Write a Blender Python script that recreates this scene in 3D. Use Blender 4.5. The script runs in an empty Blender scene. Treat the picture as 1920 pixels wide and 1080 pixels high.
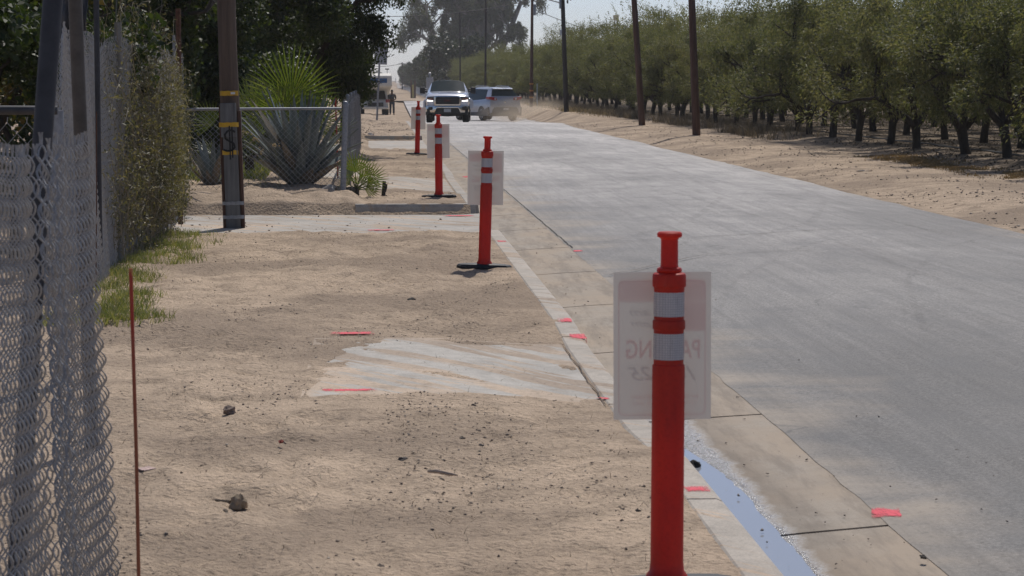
import bpy, bmesh, math, random
import numpy as np
from mathutils import Vector, Matrix, Quaternion, noise
R = math.radians
rng = np.random.default_rng(7)
random.seed(7)
SC = bpy.context.scene
COL = SC.collection
# ---------------------------------------------------------------- camera
F = 4500.0; EYE = 1.59; HX = 703.0; HY = 149.0       # focal length in px of a 1920 frame, eye height, vanishing point
pitch = math.atan((540 - HY) / F)
yaw = math.atan((960 - HX) / F * math.cos(pitch))
fw = Vector((math.sin(yaw) * math.cos(pitch), math.cos(yaw) * math.cos(pitch), -math.sin(pitch)))
rt = Vector((math.cos(yaw), -math.sin(yaw), 0))
up = rt.cross(fw)
cd = bpy.data.cameras.new('camera'); cam = bpy.data.objects.new('camera', cd); COL.objects.link(cam)
cd.sensor_width = 36; cd.lens = F / 1920 * 36; cd.clip_start = .1; cd.clip_end = 20000
cam.matrix_world = Matrix((( rt.x, up.x, -fw.x, 0), (rt.y, up.y, -fw.y, 0), (rt.z, up.z, -fw.z, EYE), (0, 0, 0, 1)))
cd.dof.use_dof = True; cd.dof.focus_distance = 26; cd.dof.aperture_fstop = 15
SC.camera = cam
# ---------------------------------------------------------------- sky and sun
SUN_EL, SUN_AZ = 56, 15.7          # sun beyond the scene, a little to the right
w = bpy.data.worlds.new('World'); SC.world = w; w.use_nodes = True
nt = w.node_tree; bg = nt.nodes['Background']
sky = nt.nodes.new('ShaderNodeTexSky'); sky.sky_type = 'NISHITA'; sky.sun_disc = False
sky.sun_elevation = R(SUN_EL); sky.sun_rotation = R(SUN_AZ)
sky.altitude = 100; sky.air_density = .48; sky.dust_density = .95; sky.ozone_density = 2.2
nt.links.new(sky.outputs[0], bg.inputs[0]); bg.inputs[1].default_value = .115
sd = bpy.data.lights.new('sun', 'SUN'); so = bpy.data.objects.new('sun', sd); COL.objects.link(so)
sd.energy = 3.4; sd.angle = R(.5); sd.color = (1, .95, .88)
sv = Vector((math.sin(R(SUN_AZ)) * math.cos(R(SUN_EL)), math.cos(R(SUN_AZ)) * math.cos(R(SUN_EL)), math.sin(R(SUN_EL))))
so.rotation_euler = sv.to_track_quat('Z', 'Y').to_euler(); so.location = (0, 0, 50)
SC.view_settings.view_transform = 'Standard'; SC.view_settings.look = 'None'
SC.view_settings.gamma = 1; SC.view_settings.use_curve_mapping = False
SC.view_settings.exposure = -.15
SC.cycles.use_denoising = True
SC.cycles.max_bounces = 6; SC.cycles.transparent_max_bounces = 12; SC.cycles.volume_bounces = 1

# ---------------------------------------------------------------- helpers
def P(px, py, z=0.0):
    """world point where the pixel (1920 frame) meets the level z"""
    d = fw * F + rt * (px - 960) + up * (540 - py)
    t = (z - EYE) / d.z
    return Vector((d.x * t, d.y * t, z))
def PD(px, py, y):
    """world point on the pixel's ray at distance y"""
    d = fw * F + rt * (px - 960) + up * (540 - py)
    t = y / d.y
    return Vector((d.x * t, y, EYE + d.z * t))
def tag(o, label=None, cat=None, group=None, kind=None):
    if label: o['label'] = label
    if cat: o['category'] = cat
    if group: o['group'] = group
    if kind: o['kind'] = kind
    return o
def empty(name, loc=(0, 0, 0), rz=0, **k):
    o = bpy.data.objects.new(name, None); COL.objects.link(o)
    o.location = loc; o.rotation_euler = (0, 0, rz); o.empty_display_size = .2
    return tag(o, **k)
def link(name, me, mat=None, parent=None, **k):
    o = bpy.data.objects.new(name, me); COL.objects.link(o)
    if mat is not None and not me.materials: me.materials.append(mat)
    if parent: o.parent = parent
    return tag(o, **k)
def copy_tree(o, parent=None):
    c = o.copy(); COL.objects.link(c); c.parent = parent
    for ch in list(o.children): copy_tree(ch, c)
    return c
def meshq(name, V, Q, smooth=False):
    """fast mesh from an (n,3) array and an (m,k) array of equal-sized faces"""
    V = np.asarray(V, dtype=np.float32); Q = np.asarray(Q, dtype=np.int32)
    me = bpy.data.meshes.new(name); k = Q.shape[1]
    me.vertices.add(len(V)); me.vertices.foreach_set('co', V.ravel())
    me.loops.add(Q.size); me.loops.foreach_set('vertex_index', Q.ravel())
    me.polygons.add(len(Q)); me.polygons.foreach_set('loop_start', np.arange(len(Q), dtype=np.int32) * k)
    if smooth: me.polygons.foreach_set('use_smooth', np.ones(len(Q), dtype=bool))
    me.update(calc_edges=True); me.validate()
    return me
class MB:
    def __init__(s): s.v = []; s.f = []
    def add(s, vs, fs):
        b = len(s.v); s.v += [tuple(v) for v in vs]; s.f += [tuple(b + i for i in f) for f in fs]; return s
    def box(s, x0, x1, y0, y1, z0, z1, M=None):
        vs = [Vector((x, y, z)) for z in (z0, z1) for y in (y0, y1) for x in (x0, x1)]
        if M is not None: vs = [M @ v for v in vs]
        return s.add(vs, [(0, 2, 3, 1), (4, 5, 7, 6), (0, 1, 5, 4), (2, 6, 7, 3), (0, 4, 6, 2), (1, 3, 7, 5)])
    def tube(s, pts, rad, n=8, cap=True):
        pts = [Vector(p) for p in pts]; m = len(pts)
        rad = rad if hasattr(rad, '__len__') else [rad] * m
        vs = []; u = None
        for i, p in enumerate(pts):
            t = (pts[min(i + 1, m - 1)] - pts[max(i - 1, 0)])
            t = t.normalized() if t.length > 1e-9 else Vector((0, 0, 1))
            if u is None: u = t.cross(Vector((0, 0, 1)) if abs(t.z) < .9 else Vector((1, 0, 0))).normalized()
            else:
                u = u - t * u.dot(t); u = u.normalized() if u.length > 1e-6 else t.orthogonal().normalized()
            v = t.cross(u)
            vs += [p + (u * math.cos(a) + v * math.sin(a)) * rad[i] for a in [2 * math.pi * k / n for k in range(n)]]
        fs = [(i * n + k, i * n + (k + 1) % n, (i + 1) * n + (k + 1) % n, (i + 1) * n + k) for i in range(m - 1) for k in range(n)]
        if cap: fs += [tuple(range(n))[::-1], tuple((m - 1) * n + k for k in range(n))]
        return s.add(vs, fs)
    def lathe(s, prof, n=24, c=(0, 0, 0)):
        c = Vector(c)
        vs = [c + Vector((r * math.cos(2 * math.pi * k / n), r * math.sin(2 * math.pi * k / n), z)) for r, z in prof for k in range(n)]
        m = len(prof)
        fs = [(i * n + k, i * n + (k + 1) % n, (i + 1) * n + (k + 1) % n, (i + 1) * n + k) for i in range(m - 1) for k in range(n)]
        fs += [tuple(range(n))[::-1], tuple((m - 1) * n + k for k in range(n))]
        return s.add(vs, fs)
    def prism(s, poly, axis, a0, a1, M=None):
        """extrude a 2-D polygon; axis 'x': poly is (y,z); 'y': (x,z); 'z': (x,y)"""
        f = {'x': lambda p, a: (a, p[0], p[1]), 'y': lambda p, a: (p[0], a, p[1]), 'z': lambda p, a: (p[0], p[1], a)}[axis]
        vs = [Vector(f(p, a)) for a in (a0, a1) for p in poly]
        if M is not None: vs = [M @ v for v in vs]
        n = len(poly)
        return s.add(vs, [tuple(range(n)), tuple(range(2 * n - 1, n - 1, -1))] + [(i, i + n, (i + 1) % n + n, (i + 1) % n) for i in range(n)])
    def build(s, name, mat, parent=None, smooth=None, bevel=0, **k):
        me = bpy.data.meshes.new(name); me.from_pydata([tuple(v) for v in s.v], [], s.f); me.validate()
        bm = bmesh.new(); bm.from_mesh(me)
        bmesh.ops.recalc_face_normals(bm, faces=bm.faces); bm.to_mesh(me); bm.free()
        if smooth is not None:
            me.polygons.foreach_set('use_smooth', np.ones(len(me.polygons), dtype=bool)); me.set_sharp_from_angle(angle=R(smooth))
        o = link(name, me, mat, parent, **k)
        if bevel:
            b = o.modifiers.new('bevel', 'BEVEL'); b.width = bevel; b.segments = 2; b.limit_method = 'ANGLE'; b.angle_limit = R(35)
        return o

# ---------------------------------------------------------------- materials
def new_mat(name):
    m = bpy.data.materials.new(name); m.use_nodes = True
    return m, m.node_tree.nodes, m.node_tree.links, m.node_tree.nodes['Principled BSDF']
def ramp(N, L, src, stops):
    r = N.new('ShaderNodeValToRGB'); e = r.color_ramp.elements
    while len(e) < len(stops): e.new(.5)
    for i, (p, c) in enumerate(stops):
        e[i].position = p; e[i].color = (*c, 1) if hasattr(c, '__len__') else (c, c, c, 1)
    L.new(src, r.inputs[0]); return r.outputs[0]
def tex_noise(N, L, scale, detail=4, vec=None, rough=.55, stretch=None, rot=None, coord='Object'):
    if vec is None:
        tc = N.new('ShaderNodeTexCoord'); vec = tc.outputs[coord]
    if stretch or rot:
        mp = N.new('ShaderNodeMapping'); L.new(vec, mp.inputs[0]); vec = mp.outputs[0]
        if stretch: mp.inputs['Scale'].default_value = stretch
        if rot: mp.inputs['Rotation'].default_value = rot
    t = N.new('ShaderNodeTexNoise'); t.inputs['Scale'].default_value = scale; t.inputs['Detail'].default_value = detail
    t.inputs['Roughness'].default_value = rough
    L.new(vec, t.inputs['Vector']); return t.outputs['Fac']
def mix(N, L, fac, a, b, mode='MIX'):
    m = N.new('ShaderNodeMix'); m.data_type = 'RGBA'; m.blend_type = mode
    for s, v in ((m.inputs[0], fac), (m.inputs[6], a), (m.inputs[7], b)):
        if isinstance(v, bpy.types.NodeSocket): L.new(v, s)
        elif hasattr(v, '__len__'): s.default_value = (*v, 1)
        else: s.default_value = v
    return m.outputs[2]
def math_n(N, L, op, a, b=0.0, clamp=False):
    m = N.new('ShaderNodeMath'); m.operation = op; m.use_clamp = clamp
    for s, v in ((m.inputs[0], a), (m.inputs[1], b)):
        if isinstance(v, bpy.types.NodeSocket): L.new(v, s)
        else: s.default_value = v
    return m.outputs[0]
def bump(N, L, B, h, strength, dist):
    b = N.new('ShaderNodeBump'); b.inputs['Strength'].default_value = strength; b.inputs['Distance'].default_value = dist
    L.new(h, b.inputs['Height']); L.new(b.outputs[0], B.inputs['Normal']); return b
def simple(name, c, rough=.6, metal=0, var=.25, scale=8, bmp=0, dist=.003, stretch=None, c2=None, coat=0, spec=None, sub=0):
    """base colour broken up by two noises, with optional bump"""
    m, N, L, B = new_mat(name)
    n1 = tex_noise(N, L, scale, 5, stretch=stretch); n2 = tex_noise(N, L, scale * 9, 3, stretch=stretch)
    c2 = c2 or tuple(x * (1 - var) for x in c); c3 = tuple(min(1, x * (1 + var)) for x in c)
    a = ramp(N, L, n1, [(.3, c2), (.5, c), (.7, c3)])
    f = ramp(N, L, n2, [(.35, 1 - var * .6), (.65, 1.0)])
    L.new(mix(N, L, 1.0, a, f, 'MULTIPLY'), B.inputs['Base Color'])
    B.inputs['Metallic'].default_value = metal; B.inputs['Coat Weight'].default_value = coat
    L.new(math_n(N, L, 'ADD', rough - .08, math_n(N, L, 'MULTIPLY', n2, .16)), B.inputs['Roughness'])
    if spec is not None: B.inputs['Specular IOR Level'].default_value = spec
    if bmp: bump(N, L, B, math_n(N, L, 'ADD', n1, math_n(N, L, 'MULTIPLY', n2, .4)), bmp, dist)
    return m
def leaf_mat(name, cols, trans=.35, rough=.45, tcol=None):
    m, N, L, B = new_mat(name)
    g = N.new('ShaderNodeNewGeometry'); oi = N.new('ShaderNodeObjectInfo')
    r = math_n(N, L, 'ADD', math_n(N, L, 'MULTIPLY', g.outputs['Random Per Island'], .8), math_n(N, L, 'MULTIPLY', oi.outputs['Random'], .2))
    n = len(cols)
    c = ramp(N, L, r, [((i + .3) / n, cols[i]) for i in range(n)])
    big = tex_noise(N, L, .9, 2)
    c = mix(N, L, 1.0, c, ramp(N, L, big, [(.35, (.72, .74, .7)), (.65, (1.12, 1.1, 1.0))]), 'MULTIPLY')
    L.new(c, B.inputs['Base Color']); B.inputs['Roughness'].default_value = rough
    t = N.new('ShaderNodeBsdfTranslucent')
    L.new(mix(N, L, 1.0, c, tcol or (1.5, 1.5, .5), 'MULTIPLY'), t.inputs[0])
    ms = N.new('ShaderNodeMixShader'); ms.inputs[0].default_value = trans
    L.new(B.outputs[0], ms.inputs[1]); L.new(t.outputs[0], ms.inputs[2])
    L.new(ms.outputs[0], N['Material Output'].inputs[0])
    return m

def dirt_nodes(N, L, B, base=(.50, .388, .286)):
    tc = N.new('ShaderNodeTexCoord'); v = tc.outputs['Object']
    n1 = tex_noise(N, L, .45, 5, v, .6); n2 = tex_noise(N, L, 3.2, 6, v, .65)
    n3 = tex_noise(N, L, 34, 4, v, .6); n4 = tex_noise(N, L, 140, 2, v)
    d = tuple(x * .60 for x in base); l = tuple(x * 1.16 for x in base)
    c = ramp(N, L, n2, [(.3, d), (.5, base), (.7, l)])
    c = mix(N, L, ramp(N, L, n1, [(.44, 0.0), (.58, .85)]), c, (base[0] * .62, base[1] * .62, base[2] * .63))
    c = mix(N, L, 1.0, c, ramp(N, L, n3, [(.30, .52), (.42, .93), (.7, 1.1)]), 'MULTIPLY')
    c = mix(N, L, 1.0, c, ramp(N, L, n4, [(.28, .55), (.40, 1.0), (.72, 1.08)]), 'MULTIPLY')
    h = math_n(N, L, 'ADD', math_n(N, L, 'MULTIPLY', n2, 1.0), math_n(N, L, 'MULTIPLY', n3, .6))
    return c, h, n1, n2, n3, v
def mat_dirt():
    m, N, L, B = new_mat('dirt')
    c, h, n1, n2, n3, v = dirt_nodes(N, L, B)
    # dry weeds and leaf litter tint under the orchard
    sx = N.new('ShaderNodeSeparateXYZ'); L.new(v, sx.inputs[0])
    orch = ramp(N, L, math_n(N, L, 'DIVIDE', sx.outputs[0], 20), [(.54, 0.0), (.585, .95)])
    c = mix(N, L, math_n(N, L, 'MULTIPLY', orch, ramp(N, L, tex_noise(N, L, 1.6, 5, v), [(.35, .4), (.55, 1.0)])), c, (.15, .118, .085))
    L.new(c, B.inputs['Base Color']); B.inputs['Roughness'].default_value = .95
    B.inputs['Specular IOR Level'].default_value = .15
    bump(N, L, B, h, .9, .055)
    return m
def mat_asphalt():
    m, N, L, B = new_mat('asphalt')
    tc = N.new('ShaderNodeTexCoord'); v = tc.outputs['Object']
    n1 = tex_noise(N, L, .35, 5, v, .6, stretch=(1, .35, 1)); n2 = tex_noise(N, L, 2.4, 6, v, .65, stretch=(1, .5, 1))
    n3 = tex_noise(N, L, 60, 3, v); n4 = tex_noise(N, L, 220, 2, v)
    c = ramp(N, L, n1, [(.34, (.090, .085, .079)), (.5, (.126, .119, .111)), (.66, (.172, .162, .150))])
    c = mix(N, L, 1.0, c, ramp(N, L, n2, [(.33, .72), (.5, 1.0), (.67, 1.18)]), 'MULTIPLY')
    c = mix(N, L, 1.0, c, ramp(N, L, n3, [(.34, .60), (.5, 1.0), (.66, 1.3)]), 'MULTIPLY')
    c = mix(N, L, 1.0, c, ramp(N, L, n4, [(.34, .62), (.5, 1.0), (.68, 1.5)]), 'MULTIPLY')
    yy_ = N.new('ShaderNodeSeparateXYZ'); L.new(v, yy_.inputs[0])      # grazing sheen put into the colour: asphalt paler and cooler with distance
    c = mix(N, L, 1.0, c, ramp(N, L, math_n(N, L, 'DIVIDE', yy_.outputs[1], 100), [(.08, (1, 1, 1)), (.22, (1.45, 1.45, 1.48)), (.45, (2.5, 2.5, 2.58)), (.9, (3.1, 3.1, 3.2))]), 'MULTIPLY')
    trk = tex_noise(N, L, 1.0, 5, v, .6, stretch=(5.5, .10, 1)); c = mix(N, L, 1.0, c, ramp(N, L, trk, [(.36, .92), (.5, 1.0), (.64, 1.08)]), 'MULTIPLY')
    # wheel-worn lanes, sand blown from the gutter, dusty far edge
    sx = N.new('ShaderNodeSeparateXYZ'); L.new(v, sx.inputs[0]); x = sx.outputs[0]; y = sx.outputs[1]
    wob = math_n(N, L, 'MULTIPLY', math_n(N, L, 'SUBTRACT', tex_noise(N, L, .5, 5, v), .5), 2.6)
    xe = math_n(N, L, 'ADD', x, wob)
    edge = math_n(N, L, 'ADD', ramp(N, L, math_n(N, L, 'DIVIDE', xe, 8), [(.243, 1.0), (.31, 0.0)]), ramp(N, L, math_n(N, L, 'DIVIDE', xe, 8), [(.86, 0.0), (.97, .8)]), True)
    blot = ramp(N, L, tex_noise(N, L, .9, 5, v, .6, stretch=(.6, 1.1, 1)), [(.38, 0.0), (.58, 1.0)])
    c = mix(N, L, math_n(N, L, 'MULTIPLY', math_n(N, L, 'MULTIPLY', edge, blot), .8), c, (.33, .27, .205))
    fine = tex_noise(N, L, 1.0, 6, v, .7, stretch=(14, .35, 1)); c = mix(N, L, 1.0, c, ramp(N, L, fine, [(.36, .86), (.5, 1.0), (.64, 1.12)]), 'MULTIPLY')
    pit = tex_noise(N, L, 26, 5, v, .75); c = mix(N, L, 1.0, c, ramp(N, L, pit, [(.36, .72), (.45, 1.0), (.62, 1.0), (.68, 1.25)]), 'MULTIPLY')
    # fine random cracks
    vo = N.new('ShaderNodeTexVoronoi'); vo.feature = 'DISTANCE_TO_EDGE'; vo.inputs['Scale'].default_value = .3
    wv = N.new('ShaderNodeVectorMath'); wv.operation = 'ADD'; nv = N.new('ShaderNodeTexNoise'); nv.inputs['Scale'].default_value = 1.2; nv.inputs['Detail'].default_value = 5
    L.new(v, nv.inputs['Vector']); L.new(v, wv.inputs[0]); L.new(nv.outputs['Color'], wv.inputs[1]); L.new(wv.outputs[0], vo.inputs['Vector'])
    cr = ramp(N, L, vo.outputs['Distance'], [(.0, 1.0), (.004, 0.0)])
    crm = math_n(N, L, 'MULTIPLY', cr, ramp(N, L, tex_noise(N, L, .25, 2, v), [(.44, 0.0), (.56, .7)]))
    c = mix(N, L, crm, c, (.05, .048, .045))
    L.new(c, B.inputs['Base Color'])
    L.new(ramp(N, L, n2, [(.3, .60), (.7, .74)]), B.inputs['Roughness'])
    B.inputs['Specular IOR Level'].default_value = .45
    bump(N, L, B, math_n(N, L, 'ADD', math_n(N, L, 'MULTIPLY', n4, .35), math_n(N, L, 'ADD', n3, math_n(N, L, 'MULTIPLY', n2, 1.5))), .22, .005)
    return m
def mat_concrete(name, base=(.42, .385, .34), dirt=0.0, wet=False, fade=None):
    m, N, L, B = new_mat(name)
    tc = N.new('ShaderNodeTexCoord'); v = tc.outputs['Object']
    n1 = tex_noise(N, L, 1.3, 5, v, .6); n2 = tex_noise(N, L, 9, 5, v, .65); n3 = tex_noise(N, L, 120, 2, v)
    c = ramp(N, L, n1, [(.3, tuple(x * .78 for x in base)), (.5, base), (.7, tuple(x * 1.1 for x in base))])
    c = mix(N, L, 1.0, c, ramp(N, L, n2, [(.3, .78), (.55, 1.0), (.75, 1.05)]), 'MULTIPLY')
    c = mix(N, L, 1.0, c, ramp(N, L, n3, [(.3, .75), (.5, 1.0), (.7, 1.08)]), 'MULTIPLY')
    h = math_n(N, L, 'ADD', n2, math_n(N, L, 'MULTIPLY', n3, .3)); bs, bd = .25, .006
    rough = .85
    if dirt:
        dc, dh, a, b, d3, _ = dirt_nodes(N, L, B)
        m1 = N.new('ShaderNodeMapping'); L.new(v, m1.inputs[0]); m1.inputs['Rotation'].default_value = (0, 0, R(56))
        s = tex_noise(N, L, 1.0, 6, m1.outputs[0], .68, stretch=(.55, 5.5, 1))
        k = ramp(N, L, s, [(.40 + dirt * .09, 1.0), (.44 + dirt * .09, 0.0)])
        if fade:       # soft dusty rim: rectangle x0,x1,y0,y1
            sx = N.new('ShaderNodeSeparateXYZ'); L.new(v, sx.inputs[0])
            q = None
            for i, sg, e, wd in fade:
                t = math_n(N, L, 'DIVIDE', math_n(N, L, 'MULTIPLY', math_n(N, L, 'SUBTRACT', sx.outputs[i], e), sg), wd)
                q = t if q is None else math_n(N, L, 'MINIMUM', q, t)
            q0 = q; q = math_n(N, L, 'ADD', q, math_n(N, L, 'MULTIPLY', math_n(N, L, 'SUBTRACT', s, .5), 5.0))
            k = math_n(N, L, 'MAXIMUM', k, ramp(N, L, q, [(.22, 1.0), (.42, 0.0)])); k = math_n(N, L, 'MAXIMUM', k, ramp(N, L, q0, [(.05, 1.0), (.14, 0.0)]))
        c = mix(N, L, math_n(N, L, 'MULTIPLY', k, .97), c, dc)
        h = mix(N, L, k, h, dh)
    B.inputs['Roughness'].default_value = rough
    if wet:     # gutter pan: sand tone, joints, dark damp band and wet glitter beside the water
        sx = N.new('ShaderNodeSeparateXYZ'); L.new(v, sx.inputs[0]); x = sx.outputs[0]; y = sx.outputs[1]
        wb = math_n(N, L, 'MULTIPLY', math_n(N, L, 'SUBTRACT', tex_noise(N, L, 5, 5, v), .5), .14)
        xe = math_n(N, L, 'ADD', x, wb)
        near = ramp(N, L, math_n(N, L, 'DIVIDE', math_n(N, L, 'ADD', y, math_n(N, L, 'MULTIPLY', wb, 8)), 20), [(.56, 1.0), (.66, 0.0)])
        sand = ramp(N, L, tex_noise(N, L, 1.1, 6, v, .65, stretch=(1, .5, 1)), [(.34, .1), (.56, .95)])
        c = mix(N, L, sand, c, (.37, .295, .22))
        st = tex_noise(N, L, 2.2, 6, v, .7, stretch=(3.5, .45, 1)); c = mix(N, L, ramp(N, L, st, [(.46, 0.0), (.62, .65)]), c, (.20, .165, .13))
        damp = math_n(N, L, 'MULTIPLY', near, ramp(N, L, math_n(N, L, 'SUBTRACT', xe, 1.3), [(.22, 1.0), (.50, 0.0)]))
        c = mix(N, L, math_n(N, L, 'MULTIPLY', damp, .62), c, (.13, .10, .072))
        wetm = math_n(N, L, 'MULTIPLY', near, ramp(N, L, math_n(N, L, 'SUBTRACT', xe, 1.3), [(.25, 1.0), (.31, 0.0)]))
        scum = math_n(N, L, 'MULTIPLY', wetm, ramp(N, L, tex_noise(N, L, 75, 3, v), [(.47, 0.0), (.56, .85)]))
        c = mix(N, L, scum, c, (.46, .46, .46))
        L.new(math_n(N, L, 'SUBTRACT', .85, math_n(N, L, 'MULTIPLY', wetm, .67)), B.inputs['Roughness'])
        gl = tex_noise(N, L, 260, 2, v)
        h = math_n(N, L, 'ADD', h, math_n(N, L, 'MULTIPLY', wetm, math_n(N, L, 'MULTIPLY', gl, 1.2)))
        bs, bd = .5, .008
    L.new(c, B.inputs['Base Color']); bump(N, L, B, h, bs, bd)
    return m
MAT = {}
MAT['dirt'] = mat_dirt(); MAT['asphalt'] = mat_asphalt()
MAT['concrete'] = mat_concrete('concrete', dirt=.3)
MAT['gutter'] = mat_concrete('gutter_concrete', (.36, .32, .27), wet=True)
MAT['galv'] = simple('galvanised_steel', (.30, .31, .33), .5, .55, .2, 30)
MAT['galv_dull'] = simple('dull_galvanised_wire', (.32, .322, .325), .5, .1, .22, 40)
MAT['galv_pipe'] = simple('weathered_pipe', (.055, .056, .062), .65, .2, .25, 12, .2, .002)
MAT['black_rubber'] = simple('black_rubber', (.022, .022, .024), .6, 0, .3, 20, .2, .002)
MAT['rust'] = simple('rusty_steel', (.13, .06, .035), .8, .2, .4, 25, .3, .002)
MAT['bark_dark'] = simple('dark_bark', (.055, .045, .036), .95, 0, .4, 12, .8, .02, stretch=(1, 1, .35))
MAT['bark_grey'] = simple('pale_eucalyptus_bark', (.22, .20, .18), .9, 0, .35, 2, .5, .03, stretch=(1, 1, .3))
# ================================================================ setting
XC0, XC1, XG = 1.165, 1.32, 1.96          # curb back, curb face, gutter / asphalt joint
D1A, D1B, D2A, D2B, CURB_END = 25.3, 30.6, 55.6, 67.8, 93.0
def lerp_tab(t, tab):
    return float(np.interp(t, [a for a, _ in tab], [b for _, b in tab]))
def dip(x, y):
    d = lerp_tab(y, [(90, 0), (94.5, -.02), (112, -.37), (125, -.54), (175, -.93), (260, -1.0)])
    return d * float(np.interp(x, [7.4, 9.0], [1, 0]))
def curb_top(y):
    return lerp_tab(y, [(10.2, 0), (11.2, -.05), (14.6, -.055), (15.8, 0), (33.5, 0), (34.6, -.05), (39.8, -.05), (41, 0)])
def sstep(a, b, t):
    t = min(1, max(0, (t - a) / (b - a))); return t * t * (3 - 2 * t)
SLAB = (-.38, 1.12, 11.95, 14.75)
SLAB2 = (-1.0, 1.12, 34.9, 39.8)
def slab_lift(x, y, r):
    """how far drifted soil stands over a half-buried slab"""
    e = min(x - r[0], y - r[2], r[3] - y) if x < 1.0 else min(y - r[2], r[3] - y)
    wv = noise.noise(Vector((x * 2.3, y * 1.7, 21))) * .30 + noise.noise(Vector((x * 7, y * 5, 22))) * .14
    rim = 1 - sstep(.02, .24, e + wv)
    c_, s_ = math.cos(R(56)), math.sin(R(56)); u = x * c_ - y * s_; v = x * s_ + y * c_
    st = noise.noise(Vector((u * .8, v * 3.6, 4))) + .6 * noise.noise(Vector((u * 1.8, v * 9, 8)))
    return -.006 + .016 * max(rim, sstep(.34, .62, st))
def inrect(x, y, r, m=.1):
    r = (r[0] - .16, r[1] + .1, r[2] - .3, r[3] + .3)
    return min(sstep(r[0] - m, r[0], x), 1 - sstep(r[1], r[1] + m, x), sstep(r[2] - 2 * m, r[2], y), 1 - sstep(r[3], r[3] + 2 * m, y))
def road_right(y):
    return 7.25 + .12 * noise.noise(Vector((0, y * .16, 3))) + .05 * noise.noise(Vector((5, y * .9, 3))) + max(0, y - 95) * .0078 + sstep(88, 100, y) * .5
def ground_z(x, y, fine=True):
    z = 0.0
    if x < 1.215:
        z = curb_top(y) * sstep(.2, 1.1, x)
        in1 = sstep(D1A - .25, D1A + .3, y) if y < D1A + .31 else (1.0 if y < D1B else 0.0)
        in2 = sstep(D2A - .1, D2A + .3, y) if y < D2A + .31 else (1.0 if y < D2B else 0.0)
        z -= .135 * max(in1, in2)
        if y > D1B and x < -.05:       # low berm under the yard fence
            z += ((.13 + .05 * noise.noise(Vector((x * 2.2, y, 0)))) * sstep(-.12, -.38, x)) * sstep(D1B - .2, D1B + .7, y) * (1 - .5 * sstep(36, 48, y))
        if fine:
            a = 1 - max(inrect(x, y, SLAB), inrect(x, y, SLAB2))
            a *= 1 - .75 * max(in1, in2)
            n = .034 * noise.noise(Vector((x * .9, y * .6, 1))) + .027 * noise.noise(Vector((x * 3, y * 2.2, 2))) + (.018 + .028 * sstep(0, .4, noise.noise(Vector((x * .8, y * .5, 11)))) * (x < .7)) * noise.noise(Vector((x * 7, y * 6, 4))) + .011 * noise.noise(Vector((x * 24, y * 14, 6)))
            far = 1.0 if x < .9 else max(.15, 1 - (x - .9) * 3.6)
            z += n * a * far - .001
            for rc in (SLAB, SLAB2):
                if rc[0] <= x <= rc[1] + .03 and rc[2] <= y <= rc[3]: z += slab_lift(x, y, rc)
        z += dip(x, y)
    elif (x < XG + .1 and y > CURB_END):
        z = -.125 + dip(x, y)
    elif x < road_right(y) - .15 and y < 600:
        z = -.30 + dip(x, y)
    else:
        rr = road_right(y)
        z = -.115 + .11 * sstep(rr - .1, rr + 1.3, x) + dip(x, y)
        if fine and x < 40:
            k = sstep(rr, rr + .6, x)
            z += k * (.035 * noise.noise(Vector((x * .7, y * .35, 8))) + .02 * noise.noise(Vector((x * 3, y * 1.5, 9))) + .012 * noise.noise(Vector((x * 9, y * 5, 9))))
            z += .10 * sstep(10.6, 11.9, x) * (1 - sstep(12.3, 13.6, x))
    return z
def growing(a, b, s0, g):
    out = []; s = s0
    while a < b: out.append(a); s *= g; a += s
    return out + [b]
xs = [-3000, -800, -250, -90, -40, -20, -12, -8, -6, -4.5] + list(np.arange(-3.6, -.4, .07)) + list(np.arange(-.4, 1.16, .042)) + [1.18, 1.205, 1.235, 1.3, 1.9, 3, 5, 6.5, 6.9] \
    + list(np.arange(7.0, 14.2, .13)) + growing(14.4, 3000, .3, 1.22)
ys = [-30, 0, 3.5] + list(np.arange(4.6, D1A - .3, .07)) + list(np.arange(D1A - .28, D1A + .35, .08)) + list(np.arange(D1A + .5, D1B - .15, .2)) + [D1B - .02, D1B + .03] \
    + list(np.arange(D1B + .15, 45, .14)) + list(np.arange(45, D2A - .2, .3)) + list(np.arange(D2A - .15, D2A + .35, .1)) + list(np.arange(D2A + .5, D2B - .2, .5)) + [D2B - .02, D2B + .03] \
    + list(np.arange(D2B + .3, 130, .45)) + growing(130.5, 3000, .6, 1.045)
V = [(x, y, ground_z(x, y, y < 400)) for y in ys for x in xs]
nx, ny = len(xs), len(ys)
i, j = np.meshgrid(np.arange(nx - 1), np.arange(ny - 1)); a = (j * nx + i).ravel()
link('ground', meshq('ground', V, np.stack([a, a + 1, a + nx + 1, a + nx], 1), True), MAT['dirt'], kind='structure')

# road sheet
ry = [3.5] + list(np.arange(4, 30, .12)) + list(np.arange(30, 130, .5)) + growing(130.5, 2600, .6, 1.05)
V = []; ru = [0, .04, .12, .3, .5, .7, .88, .96, 1]
for y in ry:
    xr = road_right(y); xl = XG + max(0, y - 95) * .0078 - .010 + .012 * noise.noise(Vector((2, y * 1.1, 7))) + .012 * noise.noise(Vector((4, y * 3.3, 7)))
    for u in ru:
        x = xl + (xr - xl) * u
        V.append((x, y, -.100 + .045 * math.sin(math.pi * u) - (.03 if u == 1 else 0) + dip(x, y) + .006 * noise.noise(Vector((x * .6, y * .2, 5)))))
n = len(ru); i, j = np.meshgrid(np.arange(n - 1), np.arange(len(ry) - 1)); a = (j * n + i).ravel()
link('road', meshq('road', V, np.stack([a, a + 1, a + n + 1, a + n], 1), True), MAT['asphalt'], kind='structure')

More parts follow.
